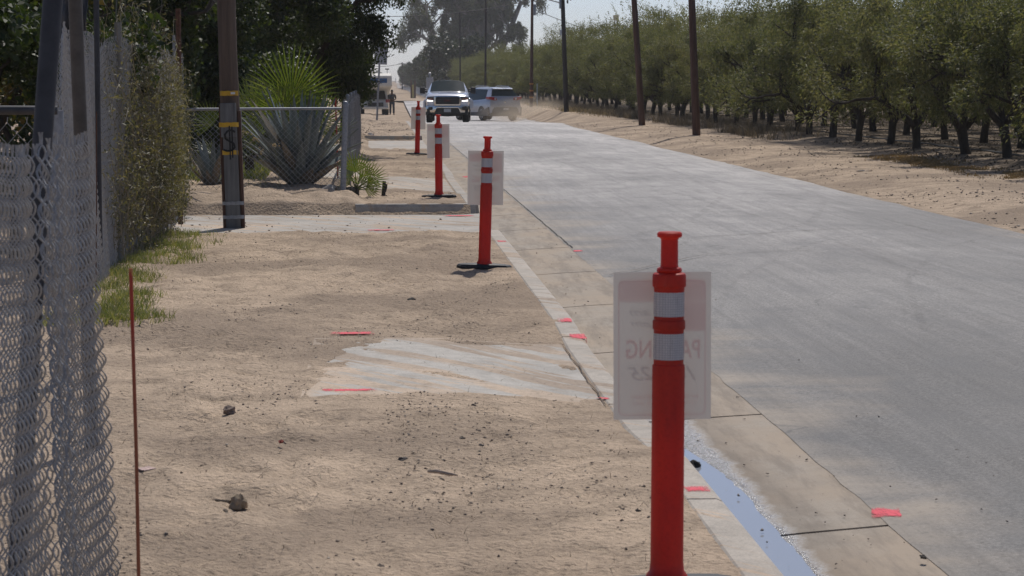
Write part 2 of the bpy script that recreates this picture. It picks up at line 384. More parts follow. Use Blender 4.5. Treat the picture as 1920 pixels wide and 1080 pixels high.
# gutter pan in ten-foot sections
g = MB(); yj = 8.94 - 3.05 * 2
while yj < CURB_END:
    y0, y1 = yj + .016, yj + 3.05 - .016
    st = list(np.linspace(y0, y1, 6)); prof = [(XC1 - .02, -.158), (XC1 + .10, -.150), (XC1 + .3, -.130), (XG + .012, -.1015), (XG + .012, -.26), (XC1 - .02, -.26)]
    vs = []
    for y in st:
        up_ = .018 * sstep(9.5, 12.6, y) * 1.0
        for q, (x, z) in enumerate(prof): vs.append((x, y, z + (up_ * (1 - (x - XC1) / .66) if q < 4 else 0) + dip(x, y)))
    k = len(prof)
    fs = [(s * k + q, s * k + (q + 1) % k, (s + 1) * k + (q + 1) % k, (s + 1) * k + q) for s in range(len(st) - 1) for q in range(k)]
    g.add(vs, fs + [tuple(range(k)), tuple((len(st) - 1) * k + q for q in range(k))]); yj += 3.05
g.build('gutter', MAT['gutter'], kind='structure')

# curbs with joints; rounded upper edge, outer line bends in slightly at the lowered ramp
def curb_run(y0, y1):
    c = MB(); yj = 8.94 - 3.05 * 2
    cuts = [y0]
    while yj < y1:
        if yj > y0 + .3: cuts.append(yj)
        yj += 3.05
    cuts.append(y1)
    for a_, b_ in zip(cuts, cuts[1:]):
        st = np.linspace(a_ + .01, b_ - .01, 7); vs = []; k = 0
        for y in st:
            t = curb_top(y); prof = [(XC0, -.28), (XC0, t - .004), (XC0 + .012, t + .006), (XC1 - .035, t + .006), (XC1 - .012, t - .004), (XC1 - .002, t - .022), (XC1 + .012, -.152), (XC1 + .012, -.28)]
            k = len(prof); vs += [(x, y, z + dip(x, y)) for x, z in prof]
        fs = [(s * k + q, s * k + (q + 1) % k, (s + 1) * k + (q + 1) % k, (s + 1) * k + q) for s in range(len(st) - 1) for q in range(k)]
        c.add(vs, fs + [tuple(range(k)), tuple((len(st) - 1) * k + q for q in range(k))])
    return c
curb_run(3.2, D1A).build('curb', mat_concrete('curb_concrete', (.47, .42, .36), dirt=.22), kind='structure')
curb_run(D1B + .16, D2A).build('curb', MAT['concrete'], kind='structure')
curb_run(D2B + .16, CURB_END).build('curb', MAT['concrete'], kind='structure')
# return curbs along the far side of each driveway
def return_curb(y, xl, label=None):
    c = MB(); r = .30; pts = [(xl, y), (XC1 - r, y)] + [(XC1 - r + r * math.sin(t), y + r - r * math.cos(t)) for t in np.linspace(.2, 1.57, 6)]
    ins = [(xl, y + .15), (XC1 - r, y + .15)] + [(XC1 - r + (r - .15) * math.sin(t), y + r - (r - .15) * math.cos(t)) for t in np.linspace(.2, 1.57, 6)]
    n = len(pts); vs = []
    for (xo, yo), (xi, yi) in zip(pts, ins):
        vs += [(xo, yo - .012, -.28), (xo, yo - .002, -.03), (xo, yo + .012, .004), (xo * .3 + xi * .7, yo * .3 + yi * .7, .008), (xi, yi, -.002), (xi, yi, -.28)]
    k = 6; fs = [(s * k + q, s * k + (q + 1) % k, (s + 1) * k + (q + 1) % k, (s + 1) * k + q) for s in range(n - 1) for q in range(k)]
    c.add(vs, fs + [tuple(range(k)), tuple((n - 1) * k + q for q in range(k))])
    c.build('return_curb', MAT['concrete'], kind='structure')
return_curb(D1B, -.26); return_curb(D2B, -1.2)
# driveway aprons and parkway slabs
def sheet(name, x0, x1, y0, y1, zf, mat, nx=20, ny=30, thick=.0):
    V = [(x, y, zf(x, y)) for y in np.linspace(y0, y1, ny) for x in np.linspace(x0, x1, nx)]
    i, j = np.meshgrid(np.arange(nx - 1), np.arange(ny - 1)); a = (j * nx + i).ravel()
    return link(name, meshq(name, V, np.stack([a, a + 1, a + nx + 1, a + nx], 1), True), mat, kind='structure')
m_ap = mat_concrete('apron_concrete', (.43, .40, .36), dirt=.55, fade=[(0, 1, -3.4, .6), (1, 1, D1A + .25, .7), (1, -1, D1B, .5)])
m_ap2 = mat_concrete('second_apron_concrete', (.45, .42, .38), dirt=.4)
sheet('driveway', -3.4, XC1 + .004, D1A + .34, D1B - .015, lambda x, y: -.125 + .012 * (x > 1.2), m_ap)
sheet('driveway', -2.4, XC1 + .004, D2A + .34, D2B - .015, lambda x, y: -.125 + .012 * (x > 1.2), m_ap2)
m_sl = mat_concrete('slab_concrete', (.46, .43, .385), dirt=.72, fade=[(0, 1, SLAB[0], .7), (1, 1, SLAB[2], .9), (1, -1, SLAB[3], .8)])
m_sl2 = mat_concrete('second_slab_concrete', (.43, .39, .34), dirt=.75, fade=[(0, 1, SLAB2[0], .6), (1, 1, SLAB2[2], .5), (1, -1, SLAB2[3], 1.5)])
sheet('footway_slab', SLAB[0], XC0 - .02, SLAB[2], SLAB[3], lambda x, y: curb_top(y) * sstep(.2, 1.1, x) + .003, m_sl)
sheet('footway_slab', SLAB2[0], XC0 - .02, SLAB2[2], SLAB2[3], lambda x, y: curb_top(y) * sstep(.2, 1.1, x) + .003 + (.13 * sstep(-.12, -.38, x)), m_sl2)

# water standing in the gutter
m, N, L, B = new_mat('gutter_water')
B.inputs['Base Color'].default_value = (.30, .32, .36, 1); B.inputs['Roughness'].default_value = .03
B.inputs['IOR'].default_value = 1.36; B.inputs['Specular IOR Level'].default_value = .8
bump(N, L, B, tex_noise(N, L, 9, 3), .02, .004)
V = []; wy = np.linspace(3.6, 12.2, 90)
for y in wy:
    wd = .215 + .02 * noise.noise(Vector((0, y * 2.5, 0))) + .014 * noise.noise(Vector((3, y * 9, 0)))
    wd *= 1 - sstep(10.0, 12.2, y) * .85
    V += [(XC1 - .004, y, -.1375), (XC1 + wd * .5, y, -.1375), (XC1 + wd, y, -.1375)]
a = np.arange(len(wy) - 1) * 3
link('gutter_water', meshq('water', V, np.concatenate([np.stack([a, a + 1, a + 4, a + 3], 1), np.stack([a + 1, a + 2, a + 5, a + 4], 1)])), m, kind='structure')

# survey paint marks: ragged thin sheets
mp, N, L, B = new_mat('survey_paint')
tcg = N.new('ShaderNodeTexCoord'); sg = N.new('ShaderNodeSeparateXYZ'); L.new(tcg.outputs['Generated'], sg.inputs[0])
nz = tex_noise(N, L, 24, 6, stretch=(1, .3, 1), rough=.75)
ex_ = math_n(N, L, 'MULTIPLY', math_n(N, L, 'ABSOLUTE', math_n(N, L, 'SUBTRACT', sg.outputs[0], .5)), 2); ey_ = math_n(N, L, 'MULTIPLY', math_n(N, L, 'ABSOLUTE', math_n(N, L, 'SUBTRACT', sg.outputs[1], .5)), 2)
ed_ = math_n(N, L, 'MAXIMUM', math_n(N, L, 'POWER', ex_, 3), math_n(N, L, 'POWER', ey_, 2))      # spray thins towards its rim
al_ = ramp(N, L, math_n(N, L, 'ADD', math_n(N, L, 'MULTIPLY', ed_, .42), nz), [(.50, 1.0), (.74, 0.0)])
B.inputs['Base Color'].default_value = (.74, .065, .10, 1); B.inputs['Roughness'].default_value = .75
L.new(al_, B.inputs['Alpha'])
def surf_z(x, y):
    if x < XC1 + .01 and D1A + .3 < y < D1B: return -.117
    if x < XC0: return ground_z(x, y) + .011
    if x <= XC1 + .005: return curb_top(y) + .0085
    if x < XG: return float(np.interp(x, [XC1, XC1 + .3, XG], [-.150, -.130, -.101])) + .018 * sstep(9.5, 12.6, y) * (1 - (x - XC1) / .66) + .003
    return -.100 + .045 * math.sin(math.pi * (x - XG) / (road_right(y) - XG)) + .006 * noise.noise(Vector((x * .6, y * .2, 5))) + .003
def paint(px, py, wpx, hpx, z, seed=0, name='paint_mark'):
    q = P(px, py, z); z = surf_z(q.x, q.y); q = P(px, py, z); z = surf_z(q.x, q.y)
    a = P(px - wpx / 2, py + hpx / 2, z); b = P(px + wpx / 2, py + hpx / 2, z); c = P(px + wpx / 2, py - hpx / 2, z); d = P(px - wpx / 2, py - hpx / 2, z)
    nb = 26; V = []; rows = 4
    for j_ in range(rows + 1):
        for k in range(nb + 1):
            t = k / nb; u = j_ / rows; e = 1 + .30 * noise.noise(Vector((k * .9, seed, 7 * (j_ > 2)))); p = a.lerp(b, t); q = d.lerp(c, t); mid = (p + q) / 2
            v_ = mid + (p.lerp(q, u) - mid) * e; v_.x += .012 * noise.noise(Vector((j_ * 1.3, seed, t))) ; V.append((v_.x, v_.y, surf_z(v_.x, v_.y)))
    n_ = nb + 1
    me = bpy.data.meshes.new(name); me.from_pydata(V, [], [(j_ * n_ + k, j_ * n_ + k + 1, (j_ + 1) * n_ + k + 1, (j_ + 1) * n_ + k) for j_ in range(rows) for k in range(nb)])
    link(name, me, mp, kind='structure')
for k, (px, py, wp, hp, z) in enumerate([(1059, 599, 28, 7, .012), (1084, 631, 34, 9, -.035), (1306, 916, 52, 13, .012), (1130, 746, 30, 4, -.04), (941, 452, 18, 3, .012), (1662, 961, 54, 19, -.082),
                                         (1083, 470, 20, 3, -.09), (655, 731, 116, 5, .022), (660, 624, 96, 5, .022), (879, 331, 26, 3, -.035), (893, 357, 18, 3, .012), (905, 379, 24, 3, .014),
                                         (860, 404, 70, 2.4, -.115), (715, 431, 60, 2.2, .02)]):
    paint(px, py, wp, hp, z, k)
# dark cracks at slab rims and a long crack in the asphalt
def crack(pts, wdt, mat, seed, name='crack'):
    V = []; n_ = 0
    for (a, b) in zip(pts, pts[1:]):
        m_ = max(3, int((b - a).length / .12))
        for k in range(m_): V.append(a.lerp(b, k / m_))
    V.append(pts[-1]); out = []
    for k, v in enumerate(V):
        o = Vector((.022 * noise.noise(Vector((k * .35, seed, 0))), .08 * noise.noise(Vector((k * .3, seed, 5))), 0))
        w_ = wdt * (.5 + 1.0 * abs(noise.noise(Vector((k * .5, seed, 9))))); d = (V[min(k + 1, len(V) - 1)] - V[max(k - 1, 0)]).normalized(); nrm = Vector((-d.y, d.x, 0))
        out += [v + o - nrm * w_, v + o + nrm * w_]
    me = bpy.data.meshes.new(name); me.from_pydata([tuple(v) for v in out], [], [(2 * k, 2 * k + 1, 2 * k + 3, 2 * k + 2) for k in range(len(V) - 1)])
    link(name, me, mat, kind='structure')
m_cr = simple('crack_filler', (.05, .046, .042), .95)
m_cr2 = simple('packed_dark_dirt', (.11, .088, .068), .95)
crack([Vector((XG + .015, y, -.094)) for y in np.arange(24, 70, 2)], .008, m_cr, 3)
crack([Vector((1.153, y, curb_top(y) + .008)) for y in np.linspace(SLAB[2], SLAB[3] - .2, 6)], .005, m_cr2, 2)
crack([Vector((2.0, 24.5, -.085)), Vector((3.4, 25.0, -.055)), Vector((5.2, 26.3, -.05)), Vector((6.6, 26.0, -.06))], .010, m_cr2, 6)
crack([Vector((2.0, 20.5, -.085)), Vector((3.1, 22.5, -.055)), Vector((4.2, 23, -.05))], .008, m_cr2, 8)

# faint rubber marks curving across the asphalt
m_tm, N, L, B = new_mat('rubber_mark'); B.inputs['Base Color'].default_value = (.075, .07, .066, 1); B.inputs['Roughness'].default_value = .75
tn_ = tex_noise(N, L, 5, 5, rough=.7, stretch=(2.5, .5, 1)); L.new(ramp(N, L, tn_, [(.40, .0), (.72, .15)]), B.inputs['Alpha'])
def tyre_mark(pts, wdt):
    V = []; P_ = [Vector((x, y, 0)) for x, y in pts]; fine_ = []
    for a, b in zip(P_, P_[1:]): fine_ += [a.lerp(b, t) for t in np.linspace(0, 1, 14)[:-1]]
    for _ in range(6): fine_ = [fine_[0]] + [(fine_[i - 1] + fine_[i] * 2 + fine_[i + 1]) / 4 for i in range(1, len(fine_) - 1)] + [fine_[-1]]
    for i, q in enumerate(fine_):
        d = (fine_[min(i + 1, len(fine_) - 1)] - fine_[max(i - 1, 0)]).normalized(); n_ = Vector((-d.y, d.x, 0)) * wdt
        for s_ in (-1, 1): w_ = q + n_ * s_; V.append((w_.x, w_.y, surf_z(w_.x, w_.y) + .001))
    me = bpy.data.meshes.new('tyre_mark'); me.from_pydata(V, [], [(2 * i, 2 * i + 1, 2 * i + 3, 2 * i + 2) for i in range(len(fine_) - 1)]); link('tyre_mark', me, m_tm, kind='structure')
for off in (0, 1.45):
    tyre_mark([(2.15 + off, 15.5), (2.9 + off, 19.5), (4.2 + off, 23.5), (6.3 + off, 27.5)], .03)
    tyre_mark([(4.6 + off, 18), (4.7 + off, 26), (4.3 + off, 36), (3.6 + off, 50)], .05)
    tyre_mark([(2.3 + off, 24.5), (3.6 + off, 27.5), (5.0 + off, 34), (5.6 + off, 48)], .05)
# gravel: nobody could count it
def rocks_mesh(pos, size, seed=1):
    r = np.random.default_rng(seed); n = len(pos)
    base = np.array([(1, 0, 0), (-1, 0, 0), (0, 1, 0), (0, -1, 0), (0, 0, .8), (0, 0, -.6)], float)
    v = base[None] * (1 + .45 * r.standard_normal((n, 6, 1)).clip(-1, 1)) + .22 * r.standard_normal((n, 6, 3))
    an = r.random(n) * 6.28; c, s_ = np.cos(an), np.sin(an)
    x = v[..., 0] * c[:, None] - v[..., 1] * s_[:, None]; y = v[..., 0] * s_[:, None] + v[..., 1] * c[:, None]
    v = np.stack([x, y, v[..., 2] * .75], -1) * size[:, None, None] + pos[:, None, :]
    f = np.array([(0, 2, 4), (2, 1, 4), (1, 3, 4), (3, 0, 4), (2, 0, 5), (1, 2, 5), (3, 1, 5), (0, 3, 5)])
    F_ = (np.arange(n) * 6)[:, None, None] + f[None]
    return v.reshape(-1, 3), F_.reshape(-1, 3)
r = np.random.default_rng(3); pos = []; size = []
def scatter(n_, x0, x1, y0, y1, smin, smax, zf, dens=None):
    c = 0
    while c < n_:
        u = r.random(); y = y0 * (y1 / y0) ** u; x = x0 + (x1 - x0) * r.random()
        if dens and r.random() > dens(x, y): continue
        s_ = smin * (smax / smin) ** (r.random() ** 2.6)
        pos.append((x, y, zf(x, y) + s_ * .25)); size.append(s_); c += 1
clump = lambda x, y: .12 + .88 * sstep(-.05, .35, noise.noise(Vector((x * 1.3, y * .7, 3))))
scatter(17000, -2.3, 1.12, 6.4, 25, .0015, .0085, ground_z, clump)
scatter(1500, -1.5, 1.12, 30.9, 55, .004, .018, ground_z, clump)
scatter(1400, -1.2, 1.12, 68, 94, .006, .03, ground_z, clump)
scatter(7500, 7.3, 11.5, 20, 92, .005, .026, ground_z, lambda x, y: .25 + .75 * sstep(-.1, .3, noise.noise(Vector((x * .9, y * .25, 3)))))
scatter(350, 2.0, 5.5, 6.8, 30, .002, .007, lambda x, y: -.085, lambda x, y: 1 if x < 3.4 else .25)
scatter(240, XC1 + .1, XG, 8, 30, .002, .010, lambda x, y: -.135 + (x - XC1 - .1) * .06 + .004)
scatter(260, -3.2, 1.2, D1A + .4, D1B, .004, .022, lambda x, y: -.122)
v, f = rocks_mesh(np.array(pos), np.array(size), 5)
m_gr, N, L, B = new_mat('gravel')
gi = N.new('ShaderNodeNewGeometry')
L.new(ramp(N, L, gi.outputs['Random Per Island'], [(0, (.12, .10, .085)), (.4, (.20, .165, .135)), (.8, (.29, .235, .185)), (1, (.44, .39, .33))]), B.inputs['Base Color']); B.inputs['Roughness'].default_value = .9
link('gravel', meshq('gravel', v, f), m_gr, kind='stuff', label='fine dark pebbles and crumbs of soil scattered over the dirt', cat='gravel')

# single stones and scraps that stand out
def stone(px, py, wpx, asp, col, label, cat='stone', name='stone', z=None, flat=.7, seed=0, group=None, y=None):
    p = P(px, py, 0); p = P(px, py, ground_z(p.x, p.y, p.y < 60)) if z is None else P(px, py, z)
    s_ = wpx / (F / p.y) / 2
    bm = bmesh.new(); bmesh.ops.create_icosphere(bm, subdivisions=3, radius=1)
    for v_ in bm.verts:
        q = v_.co.copy(); k = 1 + .60 * noise.noise(q * 1.5 + Vector((seed * 3, 0, 0))) + .22 * noise.noise(q * 3.5 + Vector((0, seed, 0)))
        v_.co = Vector((q.x * k, q.y * k * asp, max(-.4, q.z * k * flat))) * s_
    me = bpy.data.meshes.new(name); bm.to_mesh(me); bm.free()
    me.polygons.foreach_set('use_smooth', np.ones(len(me.polygons), dtype=bool)); me.set_sharp_from_angle(angle=R(32))
    o = link(name, me, simple(name + '_m%d' % seed, col, .9, 0, .3, 20, .4, .004), label=label, cat=cat, group=group)
    o.location = p + Vector((0, 0, -s_ * .12 * flat)); o.rotation_euler = (0, 0, seed * 1.7)
    return o
stone(430, 770, 26, .9, (.25, .185, .15), 'brown rounded stone lying alone left of the concrete slab', seed=1)
stone(447, 944, 34, .9, (.34, .26, .175), 'crumbly tan clod of earth in the left foreground dirt', 'clod', 'earth_clod', seed=2, flat=1.1)
stone(421, 958, 16, .8, (.16, .13, .10), 'small flat stone just in front of the tan clod', seed=3, flat=.5)
stone(755, 863, 28, .8, (.10, .085, .075), 'flat dark stone above the pale wood scrap', seed=4, flat=.45)
stone(903, 837, 15, .9, (.13, .115, .105), 'small grey stone right of the white paper scrap', seed=5)
stone(950, 823, 22, .8, (.12, .105, .095), 'flat grey pebble between paper scrap and the nearest post', seed=6, flat=.45)
stone(888, 760, 9, .9, (.06, .055, .05), 'tiny black pebble just below the concrete slab edge', seed=7)
stone(1303, 872, 26, .8, (.035, .03, .027), 'wet black clod standing in the gutter water beside the curb', 'clod', 'wet_clod', z=-.13, seed=8, flat=.8)
stone(771, 562, 17, .6, (.10, .09, .08), 'small dark stone on the dirt beyond the concrete slab', seed=9, flat=.5)
stone(867, 822, 10, .9, (.09, .075, .065), 'tiny brown pebble beside the white paper scrap', seed=10)
stone(691, 261, 24, .8, (.55, .50, .47), 'pale pinkish white boulder against the second return curb', 'boulder', 'boulder', z=-.12, seed=11, flat=.9)
stone(713, 1063, 18, .8, (.11, .085, .07), 'dark brown clod at the bottom edge of the dirt', 'clod', 'earth_clod', seed=12, flat=.7)
stone(1196, 959, 13, .9, (.06, .055, .05), 'black pebble left of the nearest orange post', seed=13)
stone(1731, 1044, 17, .6, (.05, .042, .035), 'dark crumb of soil on the asphalt at lower right', 'clod', 'earth_clod', z=-.08, seed=14, flat=.5)
stone(645, 366, 46, .8, (.10, .09, .075), 'rough concrete footing heaped around the fence corner post', 'footing', 'post_footing', z=.04, seed=15, flat=.85)
def stick(pts, rad, col, label, cat, name, n=6):
    b = MB().tube(pts, rad, n); return b.build(name, simple(name + '_wood', col, .85, 0, .3, 40, .4, .002, stretch=(1, 1, 1)), smooth=50, label=label, cat=cat)
a = P(803, 884, .014); b = P(858, 891, .014)
stick([a, a.lerp(b, .3) + Vector((0, 0, .005)), a.lerp(b, .75), b], [.006, .0085, .008, .003], (.40, .31, .24), 'pale splinter of wood lying on the foreground dirt', 'wood scrap', 'wood_splinter')
a = P(405, 938, .012); b = P(432, 941, .018)
stick([a, a.lerp(b, .5), b], [.005, .006, .007], (.19, .14, .09), 'short brown twig sticking out of the tan clod', 'twig', 'twig')
a = P(497, 822, .008); b = P(520, 818, .02); c = P(536, 832, .008)
stick([a, b, c], [.003, .004, .003], (.10, .07, .06), 'thin bent dark twig with a reddish end', 'twig', 'twig')
stone(527, 828, 11, .8, (.30, .06, .04), 'tiny crumpled red scrap at the end of the bent twig', 'litter', 'red_scrap', seed=21, flat=.6)
def scrap(px, py, wpx, col, label, rz, asp=.5):
    p = P(px, py, .01); s_ = wpx / (F / p.y) / 2; b = MB(); nn = 5; V_ = []
    for jy in range(3):
        for ix in range(nn):
            V_.append((s_ * (ix / (nn - 1) * 2 - 1), s_ * asp * (jy - 1) * 1.5, .006 + s_ * .35 * noise.noise(Vector((ix * .8, jy * .9, px)))))
    b.add(V_, [(jy * nn + ix, jy * nn + ix + 1, (jy + 1) * nn + ix + 1, (jy + 1) * nn + ix) for jy in range(2) for ix in range(nn - 1)])
    o = b.build('paper_scrap', simple('scrap_%d' % px, col, .8), label=label, cat='litter'); o.location = p; o.rotation_euler = (0, 0, rz)
    sm = o.modifiers.new('thick', 'SOLIDIFY'); sm.thickness = .002
    return o
scrap(811, 803, 20, (.75, .74, .72), 'small white scrap of paper on the dirt', .3)
scrap(272, 880, 30, (.50, .36, .32), 'pale pink crumpled scrap behind the orange stake', .5, .8)
scrap(1620, 321, 30, (.10, .08, .07), 'dark torn strip lying on the sandy right shoulder', .1, .3)
scrap(1712, 277, 14, (.8, .8, .8), 'white scrap beside an orchard trunk on the right', .2, .9)
scrap(1787, 283, 8, (.85, .85, .85), 'tiny white scrap between two orchard trunks', .2, .9)
# ================================================================ orange delineator posts
m_or, N, L, B = new_mat('orange_plastic')
nz = tex_noise(N, L, 14, 5, stretch=(1, 1, .35)); n2 = tex_noise(N, L, 90, 3)
c = ramp(N, L, nz, [(.28, (.36, .022, .014)), (.45, (.52, .030, .014)), (.62, (.60, .040, .018)), (.8, (.58, .10, .065))])
L.new(mix(N, L, 1.0, c, ramp(N, L, n2, [(.3, .8), (.5, 1.0)]), 'MULTIPLY'), B.inputs['Base Color'])
L.new(ramp(N, L, nz, [(.3, .38), (.7, .55)]), B.inputs['Roughness'])
t = N.new('ShaderNodeBsdfTranslucent'); t.inputs[0].default_value = (.9, .05, .02, 1)
ms = N.new('ShaderNodeMixShader'); ms.inputs[0].default_value = .34
L.new(B.outputs[0], ms.inputs[1]); L.new(t.outputs[0], ms.inputs[2]); L.new(ms.outputs[0], N['Material Output'].inputs[0])
bump(N, L, B, nz, .12, .002)
m_rf, N, L, B = new_mat('reflective_sheeting')
tc = N.new('ShaderNodeTexCoord'); v = tc.outputs['Object']
br = N.new('ShaderNodeTexBrick'); L.new(v, br.inputs['Vector']); 
mp_ = N.new('ShaderNodeMapping'); L.new(v, mp_.inputs[0]); mp_.inputs['Rotation'].default_value = (R(90), 0, 0); L.new(mp_.outputs[0], br.inputs['Vector'])
br.inputs['Scale'].default_value = 1; br.inputs['Brick Width'].default_value = .0075; br.inputs['Row Height'].default_value = .0075; br.inputs['Mortar Size'].default_value = .0007
br.offset = 0; br.inputs['Color1'].default_value = (.74, .73, .74, 1); br.inputs['Color2'].default_value = (.68, .67, .69, 1); br.inputs['Mortar'].default_value = (.42, .43, .46, 1)
sm = tex_noise(N, L, 22, 5, v, stretch=(1, 1, .3))
L.new(mix(N, L, 1.0, br.outputs[0], ramp(N, L, sm, [(.28, .62), (.45, 1.0)]), 'MULTIPLY'), B.inputs['Base Color'])
B.inputs['Roughness'].default_value = .35; B.inputs['Metallic'].default_value = .15
t = N.new('ShaderNodeBsdfTranslucent'); t.inputs[0].default_value = (.75, .72, .74, 1)
ms = N.new('ShaderNodeMixShader'); ms.inputs[0].default_value = .25
L.new(B.outputs[0], ms.inputs[1]); L.new(t.outputs[0], ms.inputs[2]); L.new(ms.outputs[0], N['Material Output'].inputs[0])

def make_post():
    o = empty('delineator_post')
    o['category'] = 'delineator post'; o['group'] = 'orange delineator posts along the kerb'
    # base: long low rubber foot with angled ends
    b = MB(); pl = [(-.235, -.035), (-.20, -.075), (.20, -.075), (.235, -.035), (.235, .035), (.20, .075), (-.20, .075), (-.235, .035)]
    vs = []; 
    for s_, z in ((1.0, 0.0), (1.0, .018), (.93, .032), (.45, .040)):
        vs += [(x * s_, y * (s_ if s_ > .5 else .7), z) for x, y in pl]
    k = len(pl); b.add(vs, [(i * k + q, i * k + (q + 1) % k, (i + 1) * k + (q + 1) % k, (i + 1) * k + q) for i in range(3) for q in range(k)] + [tuple(range(k))[::-1], tuple(3 * k + q for q in range(k))])
    b.build('base', MAT['black_rubber'], o, bevel=.003)
    # tube: main barrel, necks under the bands, collars
    pr = [(.066, .038), (.064, .05), (.0545, .062), (.0515, .09), (.0505, .70), (.0500, .708), (.0465, .712), (.0465, .818), (.050, .821), (.0505, .824), (.0505, .843), (.0500, .847), (.0465, .850),
          (.0465, .940), (.0475, .944), (.0475, .950), (.0515, .953), (.052, .957), (.052, .986), (.050, .992), (.040, .997)]
    # the barrel stands 0.71 m tall below the bands
    MB().lathe(pr, 40).build('tube', m_or, o, smooth=35)
    b = MB().lathe([(.0478, .727), (.0478, .808)], 40); b.build('reflective_band', m_rf, o, smooth=35)
    b = MB().lathe([(.0478, .861), (.0478, .936)], 40); b.build('reflective_band', m_rf, o, smooth=35)
    MB().lathe([(.032, .992), (.037, .996), (.0395, 1.003), (.037, 1.010), (.0285, 1.013), (.0272, 1.02), (.0265, 1.098), (.030, 1.103), (.0375, 1.106), (.039, 1.111), (.038, 1.118), (.033, 1.122), (.015, 1.122)], 32).build('handle', m_or, o, smooth=30)
    return o
posts = [((.902, 7.35), 1.0, (0.004, -.004), 8), ((.921, 20.36), 1.0, (.028, .0), -4), ((.862, 32.6), 1.0, (-.008, .0), 3), ((.876, 50.4), 1.0, (.028, 0), -2)]
plab = ['nearest and largest orange post with two white bands, its foot below the frame', 'orange post with two white bands on a black foot before the first driveway, second nearest',
        'orange post with two white bands just behind the first return curb, third nearest', 'smallest and farthest orange post with two white bands, left of the pickup']
slab_ = ['large grey back of the no parking sheet on the nearest orange post', 'grey back of the no parking sheet on the second nearest orange post',
         'grey back of the no parking sheet on the third nearest orange post', 'smallest grey no parking sheet, on the farthest orange post']
# ---------------------------------------------------------------- paper tow-away signs, printed face turned away from us
m_pp, N, L, B = new_mat('sign_sheet')
L.new(ramp(N, L, tex_noise(N, L, 3, 4), [(.3, (.50, .475, .455)), (.7, (.55, .52, .50))]), B.inputs['Base Color']); B.inputs['Roughness'].default_value = .5
t = N.new('ShaderNodeBsdfTranslucent'); t.inputs[0].default_value = (.50, .465, .43, 1)
ms = N.new('ShaderNodeMixShader'); ms.inputs[0].default_value = .36
L.new(B.outputs[0], ms.inputs[1]); L.new(t.outputs[0], ms.inputs[2]); L.new(ms.outputs[0], N['Material Output'].inputs[0])
m_red = simple('sign_red_print', (.60, .03, .03), .5, var=.05)
m_ink = simple('sign_black_ink', (.03, .03, .035), .5, var=.05)
m_wht = simple('sign_white_print', (.75, .74, .73), .5, var=.04)
def ink(name, c, tint, alpha):      # thin semi-transparent print: the sun shows it through the sheet, mirrored
    m_, N_, L_, B_ = new_mat(name); B_.inputs['Base Color'].default_value = (*c, 1); B_.inputs['Roughness'].default_value = .5
    tr_ = N_.new('ShaderNodeBsdfTransparent'); tr_.inputs[0].default_value = (*tint, 1); x_ = N_.new('ShaderNodeMixShader'); x_.inputs[0].default_value = alpha
    L_.new(tr_.outputs[0], x_.inputs[1]); L_.new(B_.outputs[0], x_.inputs[2]); L_.new(x_.outputs[0], N_['Material Output'].inputs[0]); return m_
m_red = ink('sign_red_print', (.60, .03, .03), (1, .80, .80), .16); m_redl = ink('sign_red_letters', (.60, .03, .03), (1, .70, .70), .24)
m_ink = ink('sign_black_ink', (.03, .03, .035), (.85, .83, .85), .26); m_wht2 = ink('sign_white_letters', (.8, .8, .8), (1, 1, 1), .10)
def text_me(body, wdt, hgt, shear=0.0):
    cu = bpy.data.curves.new('t', 'FONT'); cu.body = body; cu.align_x = 'LEFT'; cu.size = 1; cu.shear = shear; cu.offset = .012; cu.resolution_u = 3
    ob = bpy.data.objects.new('t', cu); COL.objects.link(ob)
    dg = bpy.context.evaluated_depsgraph_get(); dg.update()
    me = bpy.data.meshes.new_from_object(ob.evaluated_get(dg)); bpy.data.objects.remove(ob)
    n = len(me.vertices); co = np.zeros(n * 3, np.float32); me.vertices.foreach_get('co', co); co = co.reshape(-1, 3)
    mn, mx = co.min(0), co.max(0); co = (co - mn) / np.maximum(mx - mn, 1e-6); co[:, 0] *= wdt; co[:, 1] *= hgt; co[:, 2] = 0
    me.vertices.foreach_set('co', co.ravel()); me.update(); return me, co
def plate(x0, x1, z0, z1, rad=.0):
    if rad:
        pts = []
        for cx, cz, a0 in ((x1 - rad, z1 - rad, 0), (x0 + rad, z1 - rad, 90), (x0 + rad, z0 + rad, 180), (x1 - rad, z0 + rad, 270)):
            pts += [(cx + rad * math.cos(R(a0 + t)), cz + rad * math.sin(R(a0 + t))) for t in (0, 22, 45, 68, 90)]
        return pts
    return [(x0, z0), (x1, z0), (x1, z1), (x0, z1)]
# the reader stands beyond the sign: reading direction runs to -x
W_, H_ = .305, .462
def rx(u): return W_ / 2 - u          # u = distance from the reader's left edge
PRINT = [('p', 'red', (.018, W_ - .018, .374, H_ - .022)), ('p', 'red', (.018, .116, .280, .373)),
         ('t', 'pale', 'TOW AWAY', (.030, W_ - .030, .387, .425), 0), ('t', 'pale', 'NO', (.026, .110, .291, .366), 0),
         ('t', 'redt', 'PARKING', (.034, W_ - .040, .196, .255), 0),
         ('t', 'ink', '8 am', (.145, .255, .332, .358), .5), ('t', 'ink', '4 pm', (.150, .250, .291, .320), .5),
         ('t', 'ink', '10 - 25', (.045, .262, .128, .172), .5),
         ('t', 'redt', 'BY ORDER POLICE DEPT.', (.040, W_ - .052, .070, .080), 0), ('t', 'redt', 'C.V.C. 22651 (A)', (.045, W_ - .060, .050, .060), 0),
         ('r', 'redt', (.016, W_ - .016, .018, H_ - .020))]
